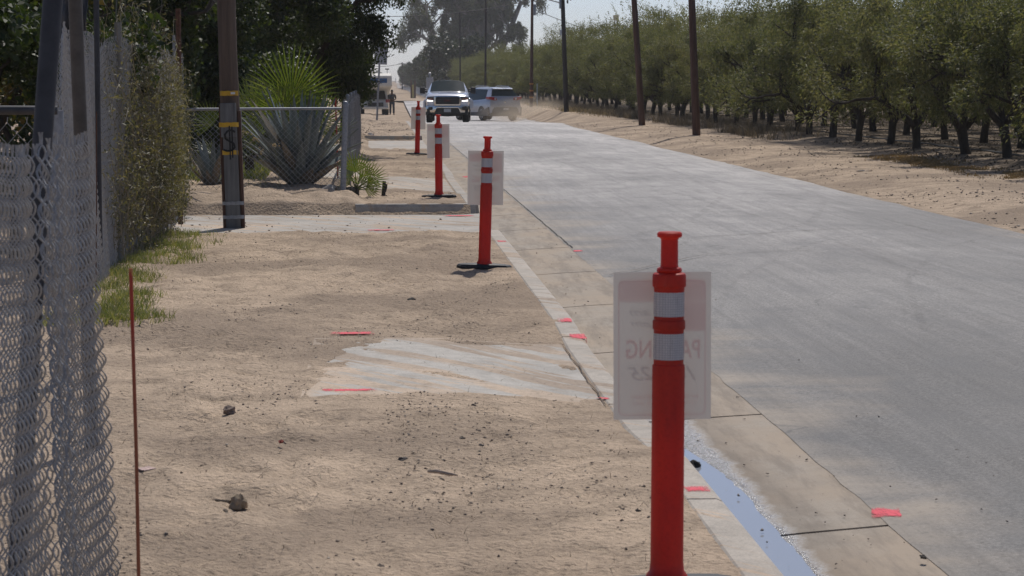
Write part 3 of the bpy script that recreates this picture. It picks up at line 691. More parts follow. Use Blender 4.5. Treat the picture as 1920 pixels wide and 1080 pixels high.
def layer(ink_map, y):
    out = []
    for it in PRINT:
        mb = MB(); out.append((it[1], mb)); dy = {'red': 0, 'redt': .0004, 'pale': .0006, 'ink': .0006}[it[1]] * (1 if y > 0 else -1)
        if it[0] == 'p':
            x0, x1, z0, z1 = it[2]; mb.add([(rx(x), y, z) for x, z in plate(x0, x1, z0, z1, .010)], [tuple(range(20))])
        elif it[0] == 'r':
            x0, x1, z0, z1 = it[2]; a = plate(x0, x1, z0, z1, .016); b = plate(x0 + .003, x1 - .003, z0 + .003, z1 - .003, .014)
            mb.add([(rx(x), y + dy, z) for x, z in a + b], [(i, (i + 1) % 20, 20 + (i + 1) % 20, 20 + i) for i in range(20)])
        else:
            x0, x1, z0, z1 = it[3]; me, co = text_me(it[2], x1 - x0, z1 - z0, it[4])
            mb.add([(rx(x0 + q[0]), y + dy, z0 + q[1]) for q in co], [tuple(p.vertices) for p in me.polygons]); bpy.data.meshes.remove(me)
    return out
def make_sign():
    o = empty('no_parking_sign'); o['category'] = 'paper sign'; o['group'] = 'no parking sheets behind the posts'
    b = MB(); nn = 12; vs = [(x, .0016 * math.sin(x * 21 + z * 9) * math.sin(z * 13), z) for z in np.linspace(0, H_, nn) for x in np.linspace(-W_ / 2, W_ / 2, nn)]
    b.add(vs, [(j * nn + i, j * nn + i + 1, (j + 1) * nn + i + 1, (j + 1) * nn + i) for j in range(nn - 1) for i in range(nn - 1)]).build('panel', m_pp, o, smooth=60)
    for key, mb in layer(None, .0032): mb.build({'red': 'printed_block', 'redt': 'lettering', 'pale': 'white_lettering', 'ink': 'handwriting'}[key], {'red': m_red, 'redt': m_redl, 'pale': m_wht2, 'ink': m_ink}[key], o)
    return o
P0 = make_post(); S0 = make_sign()
for k, ((x, y), s_, lean, rz) in enumerate(posts):
    o = P0 if k == 0 else copy_tree(P0); s = S0 if k == 0 else copy_tree(S0)
    z = ground_z(x, y) + .004
    o.location = (x, y, z); o.rotation_euler = (lean[1], lean[0], R(rz)); o['label'] = plab[k]
    off = [-.012, -.002, -.002, .008][k]
    s.location = (x + off + lean[0] * .5, y + .0545, z + [.531, .535, .53, .53][k]); s.rotation_euler = (lean[1] * .5, [-.006, .006, 0, .02][k] + lean[0] * .3, R([-1.5, 1, 0, 2][k])); s['label'] = slab_[k]

# ================================================================ stakes
def rod(name, base, top, r0, mat, **k):
    return MB().tube([base, Vector(base).lerp(Vector(top), .5) + Vector((.003, 0, 0)), top], r0, 10).build(name, mat, smooth=40, **k)
m_st, N, L, B = new_mat('stake_orange')
tc = N.new('ShaderNodeTexCoord'); sx = N.new('ShaderNodeSeparateXYZ'); L.new(tc.outputs['Object'], sx.inputs[0])
c = ramp(N, L, math_n(N, L, 'ADD', math_n(N, L, 'MULTIPLY', sx.outputs[2], .9), math_n(N, L, 'MULTIPLY', tex_noise(N, L, 15, 3), .1)), [(.55, (.28, .085, .035)), (.78, (.34, .07, .035)), (.86, (.40, .035, .02)), (.98, (.42, .05, .025)), (.985, (.45, .17, .06))])
L.new(c, B.inputs['Base Color']); B.inputs['Roughness'].default_value = .55
b0 = P(262, 1180, 0); rod('marker_stake', (b0.x, b0.y, -.02), PD(245, 503, b0.y + .03), .0055, m_st, label='thin orange fibreglass stake, faded to brown below, standing near the chain link roll', cat='marker stake')
b1 = PD(178, 470, 17.0); rod('marker_stake', (b1.x, b1.y, 0), PD(181, 209, 17.0), .004, MAT['rust'], label='thin rusty rod standing against the tall chain link fence', cat='rod')
b1 = P(631, 352, .05); rod('marker_stake', (b1.x, b1.y + 1.4, 0), PD(629, 184, b1.y + 1.4), .012, simple('stake_red', (.5, .05, .03), .6, var=.5, scale=6), label='red stake standing inside the yard beside the fence corner post', cat='marker stake')

# ================================================================ chain link
def chain_link(p0, p1, z0, z1, wdt, hgt, rad, wave=None, depth=.005, sub=3, spikes=.03, sides=4, jitter=.0, seed=0):
    """zigzag wires hooked to their neighbours, with the over-and-under depth of real mesh"""
    p0 = np.array(p0[:2], float); p1 = np.array(p1[:2], float); Ln = np.linalg.norm(p1 - p0); d = (p1 - p0) / Ln; nrm = np.array([-d[1], d[0]])
    nw = int(Ln / wdt); nz = int((z1 - z0) / hgt); VV = []; FF = []; base = 0
    a = np.arange(sides) * 2 * math.pi / sides
    m_ = nz * sub + 1; t = np.arange(m_) / sub; fi = np.floor(t).astype(int).clip(0, nz - 1); fr = t - fi
    mt_ = m_ + (2 if spikes else 0); ring = (np.arange(mt_ - 1)[:, None] * sides)
    q = np.arange(sides)
    Fq = np.stack([ring + q, ring + (q + 1) % sides, ring + sides + (q + 1) % sides, ring + sides + q], -1).reshape(-1, 4)
    for k in range(nw):
        par = (fi + k) % 2
        fr_s = fr
        s_ = k * wdt + wdt * np.where(par == 0, fr_s, 1 - fr_s)
        z = z0 + (fi + fr) * hgt
        off = depth * np.sin(math.pi * fr) * np.where(par == 0, 1, -1)
        if wave is not None:
            dx, dn, dz = wave(s_, z); s_ = s_ + dx; off = off + dn; z = z + dz
        x = p0[0] + d[0] * s_ + nrm[0] * off; y = p0[1] + d[1] * s_ + nrm[1] * off
        # ring in the plane spanned by the fence direction and its normal
        cx = (np.cos(a)[None, :, None] * np.array([d[0], d[1], 0])[None, None] + np.sin(a)[None, :, None] * np.array([nrm[0], nrm[1], 0])[None, None]) * rad
        if spikes:      # barbed ends of the wire above the top row
            jx = .006 * math.sin(k * 2.3); x = np.append(x, [x[-1] + jx * .3, x[-1] + jx]); y = np.append(y, [y[-1] + .004, y[-1] + .004 * math.sin(k * 5)]); z = np.append(z, [z[-1] + spikes * .5, z[-1] + spikes])
        pts = np.stack([x, y, z], -1)[:, None, :] + cx
        VV.append(pts.reshape(-1, 3)); FF.append(Fq + base); base += mt_ * sides
    me = meshq('chain_link', np.concatenate(VV), np.concatenate(FF), True)
    return me
# near fence: sagging mesh with a fold
def near_wave(s_, z):
    fold = .075 * np.exp(-((s_ - 2.12) / .10) ** 2) + .016 * np.sin(s_ * 4.2 + .6) + .0022 * np.sin(s_ * 17 + z * 2)
    belly = -.075 * np.clip(1 - z / 1.42, 0, 1) ** 1.0 * np.clip((s_ - 1.0) / 1.7, 0, 1)
    return .02 * np.sin(z * 9 + s_ * 3), -fold * -1 * -1 + belly * -1 * -1, .012 * np.sin(s_ * 6) - .02 * np.exp(-((s_ - 2.12) / .12) ** 2)
nf = empty('chain_link_fence', (-.93, 7.7, 0), label='sagging folded dull grey chain link mesh closest to us at the left edge', cat='fence')
NE = (-.93, 7.72); NS = (-.98, 4.6)
def rel(o, root):
    o.parent = root; o.matrix_parent_inverse = root.matrix_world.inverted() if False else Matrix.Translation(-Vector(root.location)); return o
rel(link('mesh_panel', chain_link(NS, NE, 0.0, 1.41, .026, .056, .0031, near_wave, .014, 4, sides=5), MAT['galv_dull']), nf)
#rel(link('mesh_panel', chain_link((NS[0] - .04, NS[1]), (NE[0] - .05, NE[1] - .03), 0.01, 1.33, .033, .056, .0022, lambda s, z: near_wave(s + .3, z * 1.02), .011, 4, sides=4), MAT['galv_dull']), nf)
rel(MB().tube([(NS[0] - .06, y_, .02) for y_ in (4.6, 6.1, 7.6)], .004, 6).build('tension_wire', MAT['galv_dull']), nf)
pa = PD(99, 0, 7.05); pb = PD(77, 300, 6.98); pc = pb + (pb - pa) * 2.6
rel(MB().tube([(pc.x, pc.y, -.1), pb, pa, pa + (pa - pb) * .9], .029, 16).build('post', MAT['galv_pipe'], smooth=60), nf)
pa = PD(141, 0, 10.4); pb = PD(151, 250, 10.4)
o = empty('steel_post', (pb.x, pb.y, 0), label='weathered brown grey steel pipe rising behind the end of the near mesh', cat='post')
rel(MB().tube([(pb.x + .03, pb.y, -.1), pb, pa, pa + (pa - pb) * .6], .030, 16).build('pipe', simple('pipe_brown', (.115, .10, .085), .65, .3, .25, 10, .2, .002), smooth=60), o)
rel(MB().tube([pb + Vector((0, 0, -.24)), pb + Vector((0, 0, -.20))], .036, 16).build('clamp', MAT['galv'], smooth=60), o)
# side fence across the left edge with a top rail
sf = empty('cross_fence', (-2.2, 12.6, 0), label='low chain link fence with a pipe top rail behind the near mesh', cat='fence')
rl = PD(-60, 206, 12.7); rr_ = PD(108, 207, 12.7)
rel(MB().tube([rl, rr_], .024, 12).build('top_rail', MAT['galv_pipe'], smooth=60), sf)
rel(link('mesh_panel', chain_link((rl.x, 12.7), (rr_.x, 12.72), .02, rr_.z - .01, .050, .056, .0018, lambda s, z: (0 * s, .012 * np.sin(s * 11 + z * 3), 0 * s), .005, 3), MAT['galv_dull']), sf)
rel(MB().tube([(rr_.x, 12.72, -.05), (rr_.x, 12.72, rr_.z)], .03, 12).build('post', MAT['galv'], smooth=60), sf)
# tall fence running away from us
TS = (-2.22, 17.3); TE = (-2.27, 28.2)
tf = empty('tall_chain_link_fence', (-2.25, 28, 0), label='tall rippled chain link fence running away on the left, half hidden by a weedy vine', cat='fence')
def tall_wave(s_, z):
    rip = .03 * np.sin(s_ * 2.7 + .8 * np.sin(z * 2)) * (.5 + z / 3) + .008 * np.sin(s_ * 7.3 + z) + .002 * np.sin(s_ * 23)
    return 0 * s_, rip + .06 * (z - 1) * np.sin(s_ * .9), .02 * np.sin(s_ * 4) * z + .03 * np.sin(s_ * 1.7) * z
m_bw = simple('bright_wire', (.40, .40, .40), .5, .2, .2, 30)
rel(link('mesh_panel', chain_link(TS, TE, .0, 1.93, .031, .056, .0027, tall_wave, .011, 3), m_bw), tf)
rel(link('mesh_panel', chain_link((TS[0] - .05, TS[1]), (TE[0] - .05, TE[1]), .0, 1.88, .037, .056, .0026, lambda s, z: tall_wave(s + .4, z), .010, 3), m_bw), tf)
for px, ptop, y_, r_, mt in ((180, -30, 19.2, .022, MAT['galv_pipe']), (221, 42, 21.0, .032, simple('grey_wood_post', (.24, .23, .21), .9, 0, .3, 6, .5, .004, stretch=(1, 1, .2))), (334, 16, 27.4, .030, MAT['rust']), (326, 66, 27.9, .016, MAT['galv'])):
    t_ = PD(px, ptop, y_); rel(MB().tube([(t_.x, y_, -.05), (t_.x, y_, t_.z * .5), t_], r_, 12).build('post', mt, smooth=50), tf)
# yard fence: front run, corner post, run along the footway
yf = empty('yard_fence', (-.45, 32, .10), label='low chain link yard fence with a pipe top rail in front of the agave', cat='fence')
Ly, zr = 32.0, 1.195
xl = PD(300, 205, Ly).x; xr_ = PD(640, 203, Ly).x
rel(MB().tube([(xl, Ly, zr), (xr_, Ly, zr + .01)], .019, 12).build('top_rail', MAT['galv'], smooth=60), yf)
rel(link('mesh_panel', chain_link((xl, Ly - .02), (xr_, Ly - .02), .10, zr, .0385, .0385, .0030, lambda s, z: (0 * s, .012 * np.sin(s * 5 + z * 2), 0 * s), .004, 2), MAT['galv']), yf)
rel(MB().tube([(xr_ + .01, Ly, -.05), (xr_ + .055, Ly, 1.25)], .038, 16).lathe([(.040, 1.245), (.041, 1.27), (.030, 1.295), (.012, 1.305)], 16, (xr_ + .055, Ly, 0)).build('corner_post', MAT['galv'], smooth=45), yf)
pm = PD(450, 205, Ly).x
rel(MB().tube([(pm, Ly, 0), (pm, Ly, 1.2)], .022, 12).build('post', MAT['galv'], smooth=45), yf)
rel(link('mesh_panel', chain_link((xr_ + .06, Ly + .05), (-.36, 55), .03, 1.27, .045, .0385, .0021, lambda s, z: (0 * s, .035 * np.sin(s * 2.4) + .02 * np.sin(s * 7), .03 * np.sin(s * 1.7)), .005, 2), MAT['galv']), yf)
for y_ in (36.2, 40.6, 45.0, 49.6, 54.5):
    xx = np.interp(y_, [32, 55], [xr_ + .06, -.36]); rel(MB().tube([(xx - .03, y_, 0), (xx - .03, y_, 1.33)], .026, 10).lathe([(.028, 1.33), (.03, 1.35), (.012, 1.372)], 10, (xx - .03, y_, 0)).build('post', MAT['galv'], smooth=45), yf)
rel(MB().tube([(xr_ + .04, Ly, 1.22), (-.39, 55, 1.26)], .018, 8).build('top_rail', MAT['galv'], smooth=60), yf)

# ================================================================ wooden utility poles
m_pw = simple('pole_wood', (.135, .095, .070), .9, 0, .35, 7, .8, .012, stretch=(3, 3, .12))
m_pd = simple('dark_pole_wood', (.05, .042, .038), .9, 0, .35, 7, .6, .01, stretch=(3, 3, .12))
m_pb = simple('brown_pole_wood', (.115, .062, .045), .9, 0, .35, 7, .6, .01, stretch=(3, 3, .12))
m_ye = simple('yellow_strap', (.62, .36, .02), .5, 0, .12, 9)
m_gm = simple('grey_wood_moulding', (.150, .150, .148), .8, 0, .3, 9, .5, .004, stretch=(3, 3, .15))
m_bk = simple('spray_paint_black', (.022, .022, .024), .75)
pb = PD(440, 421, 28.0); pt = PD(424, 0, 28.0); pb.z = -.13
o = empty('utility_pole', pb, label='thick weathered utility pole with yellow straps and a black dollar sign', cat='utility pole')
ax = (pt - pb).normalized(); Lp = 9.5
def at_pole(t, dx=0, dy=0): return pb + ax * t + Vector((dx, dy, 0))
b = MB(); pts = []; rd = []
for k in range(24):
    t = Lp * k / 23; pts.append(at_pole(t - .1) + Vector((.004 * math.sin(k), 0, 0))); rd.append(.119 - .005 * t + .002 * math.sin(k * 2.1))
b.tube(pts, rd, 28); rel(b.build('shaft', m_pw, smooth=50), o)
PR = Vector(ax).to_track_quat('Z', 'Y').to_matrix().to_4x4(); PRM = Matrix.Translation(pb) @ Matrix.Rotation(math.atan2(ax.x, ax.z), 4, 'Y')
rel(MB().box(-.088, .076, -.150, -.108, 0, 1.44, PRM).build('moulding', m_gm, bevel=.008), o)
rel(MB().box(-.126, -.090, -.105, -.02, 0, 1.42, PRM).build('moulding', m_pb, bevel=.008), o)
rel(MB().box(.086, .124, -.105, -.02, 0, 1.36, PRM).build('moulding', m_pb, bevel=.008), o)
rel(MB().box(-.108, .072, -.166, -.112, 1.06, 1.45, PRM).build('board', simple('grey_board', (.17, .172, .175), .8, 0, .3, 9, .4, .004, stretch=(3, 3, .15)), bevel=.004), o)
def strap(z0, z1, x0, x1, rdx=.170):
    b = MB(); n = 18; vs = []
    for rr in (0, .004):
        for z in (z0, z1):
            for k in range(n + 1):
                x = x0 + (x1 - x0) * k / n; e = abs(2 * k / n - 1) ** 6; vs.append(PRM @ Vector((x, -rdx - rr + e * .03, z + .002 * math.sin(k))))
    m_ = n + 1
    fs = [(k, k + 1, m_ + k + 1, m_ + k) for k in range(n)] + [(2 * m_ + k, 2 * m_ + k + 1, 3 * m_ + k + 1, 3 * m_ + k) for k in range(n)] + [(k, k + 1, 2 * m_ + k + 1, 2 * m_ + k) for k in range(n)] + [(m_ + k, m_ + k + 1, 3 * m_ + k + 1, 3 * m_ + k) for k in range(n)]
    return b.add(vs, fs)
rel(strap(1.535, 1.59, -.105, .105, .122).build('yellow_strap', m_ye), o)
rel(strap(1.175, 1.228, -.128, .098, .170).build('yellow_strap', m_ye), o)
rel(strap(.855, .905, -.102, .082, .154).build('yellow_strap', m_ye), o)
for z in (.215, .055 + .0): rel(strap(z + .06, z + .10, -.125, .122, .154).build('metal_strap', MAT['galv']), o)
a_ = [(.03 * 1.6 + .0, .0)]
# sprayed dollar sign
cu = [(.055, 1.115), (.02, 1.14), (-.03, 1.13), (-.062, 1.09), (-.055, 1.04), (-.01, 1.01), (.035, .985), (.045, .94), (.01, .905), (-.04, .90), (-.085, .915)]
def spray(path, wdt):
    b = MB(); vs = []
    for k, (x, z) in enumerate(path):
        q0 = Vector((path[max(k - 1, 0)][0], 0, path[max(k - 1, 0)][1])); q1 = Vector((path[min(k + 1, len(path) - 1)][0], 0, path[min(k + 1, len(path) - 1)][1])); d = (q1 - q0).normalized(); nn = Vector((-d.z, 0, d.x)) * wdt * (1 + .15 * math.sin(k * 3))
        vs += [PRM @ (Vector((x, -.1765 if z > 1.05 else -.1605, z)) + nn), PRM @ (Vector((x, -.1765 if z > 1.05 else -.1605, z)) - nn)]
    return b.add(vs, [(2 * k, 2 * k + 1, 2 * k + 3, 2 * k + 2) for k in range(len(path) - 1)])
fine = []
for k in range(len(cu) - 1):
    for t in (0, .33, .66): fine.append((cu[k][0] * (1 - t) + cu[k + 1][0] * t, cu[k][1] * (1 - t) + cu[k + 1][1] * t))
b = spray(fine + [cu[-1]], .0115); b2 = spray([(-.008, 1.19), (-.008, 1.0), (-.010, .80)], .008); b3 = spray([(.022, 1.18), (.020, 1.0), (.018, .82)], .008)
b.add(b2.v, b2.f); b.add(b3.v, b3.f); rel(b.build('graffiti', m_bk), o)
rel(MB().box(.02, .07, -.134, -.130, 1.55, 1.575, PRM).build('tag', m_wht), o)

def far_pole(px0, px1, base_py, y, r0, mat, label, name='utility_pole', H=9.0, extras=None):
    b0 = PD(px1, base_py, y); b0.z = ground_z(b0.x, y, False) - .05; t0 = PD(px0, 0, y); d = (t0 - b0); d *= H / d.z
    o = empty(name, b0, label=label, cat='utility pole', group='wooden poles along the orchard side')
    pts = [b0 + d * (k / 10) for k in range(11)]
    rel(MB().tube(pts, [r0 * (1 - .035 * k) for k in range(11)], 14).build('shaft', mat, smooth=50), o)
    if extras: extras(o, b0, d / H)
    return o
def band(o, b0, d, z, r, mat=None):
    rel(MB().tube([b0 + d * z, b0 + d * (z + .09)], r, 14).build('orange_band', mat or m_ye, smooth=50), o)
far_pole(1297, 1306, 253, 68.8, .118, m_pb, 'reddish brown leaning pole nearest on the orchard side')
far_pole(1189, 1204, 234, 83.5, .118, m_pb, 'leaning brown pole between the dark pole and the nearest right hand pole')
def ex_c(o, b0, d):
    rel(MB().box(-.19, -.09, -.25, -.13, 5.0, 5.55, Matrix.Translation((b0.x + d.x * 5.2, b0.y, 0))).build('grey_box', MAT['galv'], bevel=.01), o)
    rel(MB().box(-.2, -.1, -.2, -.13, 3.72, 4.0, Matrix.Translation((b0.x + d.x * 3.9, b0.y, 0))).build('meter_plate', simple('plate_white', (.6, .6, .6), .5), bevel=.01), o)
    for q in (0, .14): rel(MB().lathe([(.02, 0), (.05, .03), (.03, .06), (.05, .09), (.03, .12), (.05, .15), (.02, .18)], 10, (b0.x + d.x * 5 + .22 + q, b0.y, 5.25 + q)).build('insulator', MAT['galv_pipe'], smooth=40), o)
def ex_c2(o, b0, d):
    sc = F / b0.y
    rel(MB().box(.10, .26, -.3, -.12, 5.35, 6.0, Matrix.Translation((b0.x, b0.y, 0))).build('transformer_box', MAT['galv'], bevel=.02), o)
    for z in (.55, .95, 1.35): band(o, b0, d, z, .125, simple('orange_band_paint', (.5, .22, .05), .6))
    rel(MB().tube([(b0.x + .35, b0.y - .1, 0), (b0.x + .35, b0.y - .1, 1.35)], .04, 8).build('guy_guard', simple('blue_guard', (.35, .42, .46), .6), smooth=50), o)
far_pole(1055, 1062, 211, 116.5, .125, m_pd, 'dark leaning pole with small boxes, dry grass at its foot', extras=ex_c)
far_pole(998, 996, 204, 142, .105, m_pb, 'straight brown pole with orange bands right of the silver car', extras=ex_c2)
far_pole(911, 910, 190, 202, .10, m_pd, 'thin dark pole rising behind the silver car')
far_pole(862, 863, 180, 265, .10, m_pd, 'very thin dark pole rising behind the pickup roof, below the big eucalyptus')
far_pole(833, 833, 176, 340, .08, m_pd, 'faintest thin pole in front of the eucalyptus, left of the others')
def wire(pts, r, label):
    pts = [Vector(p) for p in pts]; out = []
    for k in range(len(pts) - 1):
        for t in np.linspace(0, 1, 14)[:-1]:
            p = pts[k].lerp(pts[k + 1], t); p.z -= .35 * math.sin(math.pi * t); out.append(p)
    MB().tube(out + [pts[-1]], r, 5).build('overhead_wire', simple('wire_dark', (.05, .05, .055), .6), label=label, cat='wire')
wire([PD(998, 1, 142), PD(660, 30, 138)], .018, 'overhead wire sagging left from the banded pole toward the dark tree')
wire([PD(1001, 18, 142), PD(1215, 80, 210)], .020, 'overhead wire sloping down to the right above the orchard')
# distant small poles and a guyed mast
for k, (px, top, y, lab) in enumerate(((754, 117, 620, 'tiny distant pole with a crossarm left of the far trees'), (759, 124, 700, 'tiny distant pole just right of the crossarm pole'), (785, 121, 560, 'tiny distant pole rising from the far dark trees'), (742, 146, 1400, 'faint farthest pole beside the vanishing road'))):
    t0 = PD(px, top, y); o = empty('distant_pole', (t0.x, y, -1), label=lab, cat='utility pole')
    rel(MB().tube([(t0.x, y, -1.1), t0], .16, 8).build('shaft', m_pd), o)
    if k in (0, 2): rel(MB().box(-1.0, 1.0, -.1, .1, t0.z - .5, t0.z - .3, Matrix.Translation((t0.x, y, 0))).build('crossarm', m_pd), o)
wire([PD(754, 119, 620), PD(700, 124, 700)], .07, 'faint distant wire left of the tiny crossarm pole')
wire([PD(754, 119, 620), PD(800, 114, 560)], .06, 'faint distant wire above the far dark trees')
t0 = PD(1155, 28, 900); o = empty('lattice_mast', (t0.x, 900, 0), label='tiny faded lattice mast with guy wires beyond the orchard', cat='mast')
b = MB(); wd = .7
for sx_ in (-1, 1):
    for sy_ in (-1, 1): b.tube([(t0.x + sx_ * wd, 900 + sy_ * wd, 0), (t0.x + sx_ * wd * .6, 900 + sy_ * wd * .6, t0.z - 1)], .13, 5)
for k in range(12):
    z = k * (t0.z - 1) / 12; s_ = (-1) ** k; b.tube([(t0.x - s_ * wd, 900 - wd, z), (t0.x + s_ * wd * .8, 900 - wd, z + 2)], .09, 4)
rel(b.build('lattice', MAT['galv_pipe']), o)
rel(MB().box(-1, 1, -1, 1, t0.z - 2, t0.z, Matrix.Translation((t0.x, 900, 0))).build('crown_block', simple('mast_yellow', (.5, .4, .15), .6), bevel=.2), o)
for sx_ in (-1, 1): rel(MB().tube([(t0.x, 900, t0.z - 2), (t0.x + sx_ * 16, 900, 0)], .05, 4).build('guy_wire', MAT['galv_pipe']), o)
# ================================================================ vegetation
def rand_unit(n, r):
    v = r.standard_normal((n, 3)); return v / np.linalg.norm(v, axis=1, keepdims=True)
def leaves_mesh(C, Ln, Wd, r, up_bias=.35, droop=0.0, D=None):
    """one folded rhombus per leaf centre"""
    n = len(C); d = rand_unit(n, r) if D is None else D + .55 * rand_unit(n, r)
    d[:, 2] -= droop; d /= np.linalg.norm(d, axis=1, keepdims=True)
    nn = rand_unit(n, r); nn[:, 2] = np.abs(nn[:, 2]) + up_bias
    s = np.cross(d, nn); s /= np.linalg.norm(s, axis=1, keepdims=True) + 1e-9
    nv = np.cross(s, d)
    Ln = (Ln * (.6 + .8 * r.random(n)))[:, None]; Wd = (Wd * (.7 + .6 * r.random(n)))[:, None]
    a = C - d * Ln / 2; b = C + s * Wd / 2 + nv * Wd * .12 - d * Ln * .05; c = C + d * Ln / 2 - nv * Ln * .08; e = C - s * Wd / 2 + nv * Wd * .12 - d * Ln * .05
    V = np.stack([a, b, c, e], 1).reshape(-1, 3); i = np.arange(n) * 4
    return V, np.stack([i, i + 1, i + 2, i + 3], 1)
def clump_points(n, r, centres, rad, squash=.8, shell=.5):
    """leaf positions gathered in many uneven clumps"""
    k = r.integers(0, len(centres), n); u = rand_unit(n, r); q = (shell + (1 - shell) * r.random(n)) ** .8
    q = np.where(r.random(n) < .25, r.random(n), q)
    R_ = rad[k] * q
    return centres[k] + u * R_[:, None] * np.array([1, 1, squash]), u
def limbs(mb, p, d, ln, rad, depth, r, tips, spread=.6, kids=3, up=.25, bend=.12, n=7):
    pts = [p]; q = p.copy(); dd = d.copy(); seg = 4
    for k in range(seg):
        dd = (dd + Vector(r.normal(0, bend, 3))).normalized(); dd.z += up * .12; dd.normalize(); q = q + dd * ln / seg; pts.append(q.copy())
    mb.tube(pts, [rad * (1 - .42 * k / seg) for k in range(seg + 1)], n)
    if depth == 0: tips.append((pts[-1], dd)); return
    for k in range(kids):
        j = 2 + k % 3 if k else seg; j = min(j, seg)
        a = r.uniform(0, 6.28); o = dd.orthogonal().normalized(); o.rotate(Quaternion(dd, a))
        nd = (dd * (1 - spread * .5) + o * spread * r.uniform(.6, 1.1)).normalized(); nd.z += up * .3; nd.normalize()
        limbs(mb, pts[j], nd, ln * r.uniform(.55, .8), rad * .58, depth - 1, r, tips, spread, kids, up, bend, max(4, n - 1))
m_al = leaf_mat('orchard_leaf', [(.085, .106, .052), (.114, .135, .068), (.140, .154, .082), (.170, .174, .096), (.21, .20, .118)], .46, .62, (1.35, 1.3, .65))
m_ci = leaf_mat('citrus_leaf', [(.024, .042, .015), (.034, .056, .018), (.048, .074, .022), (.07, .095, .028)], .30, .58)
m_ye2 = leaf_mat('yellowing_leaf', [(.04, .06, .015), (.07, .09, .02), (.11, .115, .028), (.16, .11, .03)], .4, .5)
m_eu = leaf_mat('eucalyptus_leaf', [(.055, .068, .045), (.075, .09, .058), (.10, .115, .072)], .32, .5)
m_fd = leaf_mat('far_tree_leaf', [(.022, .034, .016), (.030, .044, .018), (.04, .055, .022)], .2, .5)

def orchard_tree(seed, nleaf=21000, H=4.15):
    r = np.random.default_rng(seed); mb = MB(); tips = []
    h0 = r.uniform(.52, .72); lean = Vector((r.uniform(-.14, .14), r.uniform(-.14, .14), 0)); mid = lean * .5 + Vector((r.uniform(-.03, .03), 0, h0 * .5))
    fork = lean + Vector((0, 0, h0))
    mb.tube([Vector((0, 0, -.12)), Vector((0, 0, .06)), mid, fork], [.13, .100, .088, .10], 12)
    for k in range(4):
        a = k * 1.57 + r.uniform(-.4, .4); d = Vector((math.cos(a) * .75, math.sin(a) * .75, .95)).normalized()
        limbs(mb, fork - Vector((0, 0, .03)), d, r.uniform(1.0, 1.3), .075, 2, r, tips, .75, 3, .3, .10, 7)
    root = empty('orchard_tree'); mb.build('trunk', MAT['bark_dark'], root, smooth=60)
    cs = []; rs = []
    for p, d in tips: cs.append(p); rs.append(r.uniform(.30, .52))
    for k in range(34):
        a = r.uniform(0, 6.28); z = r.uniform(.85, H - .35); rad = 1.75 * math.sin(math.pi * min(1, max(.12, (z - .45) / (H - .2)))) ** .55 * r.uniform(.45, 1.0)
        cs.append(Vector((rad * math.cos(a), rad * math.sin(a), z))); rs.append(r.uniform(.24, .5))
    cs = np.array([tuple(c) for c in cs]); rs = np.array(rs)
    C, u = clump_points(nleaf, r, cs, rs, .8, .35)
    keep = (C[:, 2] > .50 + .25 * r.random(len(C)))
    C, u = C[keep], u[keep]
    # upright whips breaking the outline
    ex = []; exd = []
    for k in range(44):
        a = r.uniform(0, 6.28); rr = r.uniform(.2, 1.75); z0 = H - .55 - .32 * rr; p = np.array([rr * math.cos(a), rr * math.sin(a), z0]); d = np.array([math.cos(a) * .35, math.sin(a) * .35, 1.0]); ln = r.uniform(.35, .95)
        t = r.random(26)[:, None]; ex.append(p + d * ln * t + .035 * r.standard_normal((26, 3))); exd.append(np.repeat(d[None], 26, 0))
    C2 = np.concatenate(ex); D = np.concatenate([u, np.concatenate(exd)]); C = np.concatenate([C, C2])
    D[:, 2] -= .25
    V, Q = leaves_mesh(C, .080, .030, r, .3, .1, D)
    me = meshq('crown', V, Q); link('crown', me, m_al, root)
    return root
protos = [orchard_tree(100 + k, H=[4.0, 4.3, 3.85, 4.15, 4.45][k]) for k in range(5)]
used = set(); cnt = 0
ORCH_L = [('leafy green orchard tree in the front row along the sandy shoulder', 'front row orchard trees'), ('leafy green orchard tree standing behind the front row', 'orchard trees behind the front row')]
def place_tree(x, y, k, lab, grp, s=1.0, rz=None, fam=None):
    fam = protos if fam is None else fam; key = (id(fam), k % len(fam)); pr_ = fam[k % len(fam)]
    if key in used: o = copy_tree(pr_)
    else: o = pr_; used.add(key)
    o.location = (x, y, ground_z(x, y, False)); o.rotation_euler = (0, 0, rng.uniform(0, 6.28) if rz is None else rz); o.scale = (s, s, s * rng.uniform(.94, 1.08))
    o['label'] = lab; o['category'] = 'tree'; o['group'] = grp; return o
for y in np.arange(38.2, 330, 3.4):
    xr = 11.95 + rng.normal(0, .12); place_tree(xr, y + rng.normal(0, .3), int(rng.integers(0, 5)), *ORCH_L[0], s=rng.uniform(.84, 1.10) * (1.0 if y < 150 else .97)); cnt += 1
for row, y1 in ((1, 330), (2, 125), (3, 115), (4, 100)):
    st = 3.4 if row == 1 and True else 3.6
    for y in np.arange(38 + row * 8.2, y1, st if y1 < 200 else 4.4):
        place_tree(11.95 + 3.4 * row + rng.normal(0, .12), y + rng.normal(0, .3), int(rng.integers(0, 5)), *ORCH_L[1], s=rng.uniform(.92, 1.12)); cnt += 1
print('orchard trees', cnt)

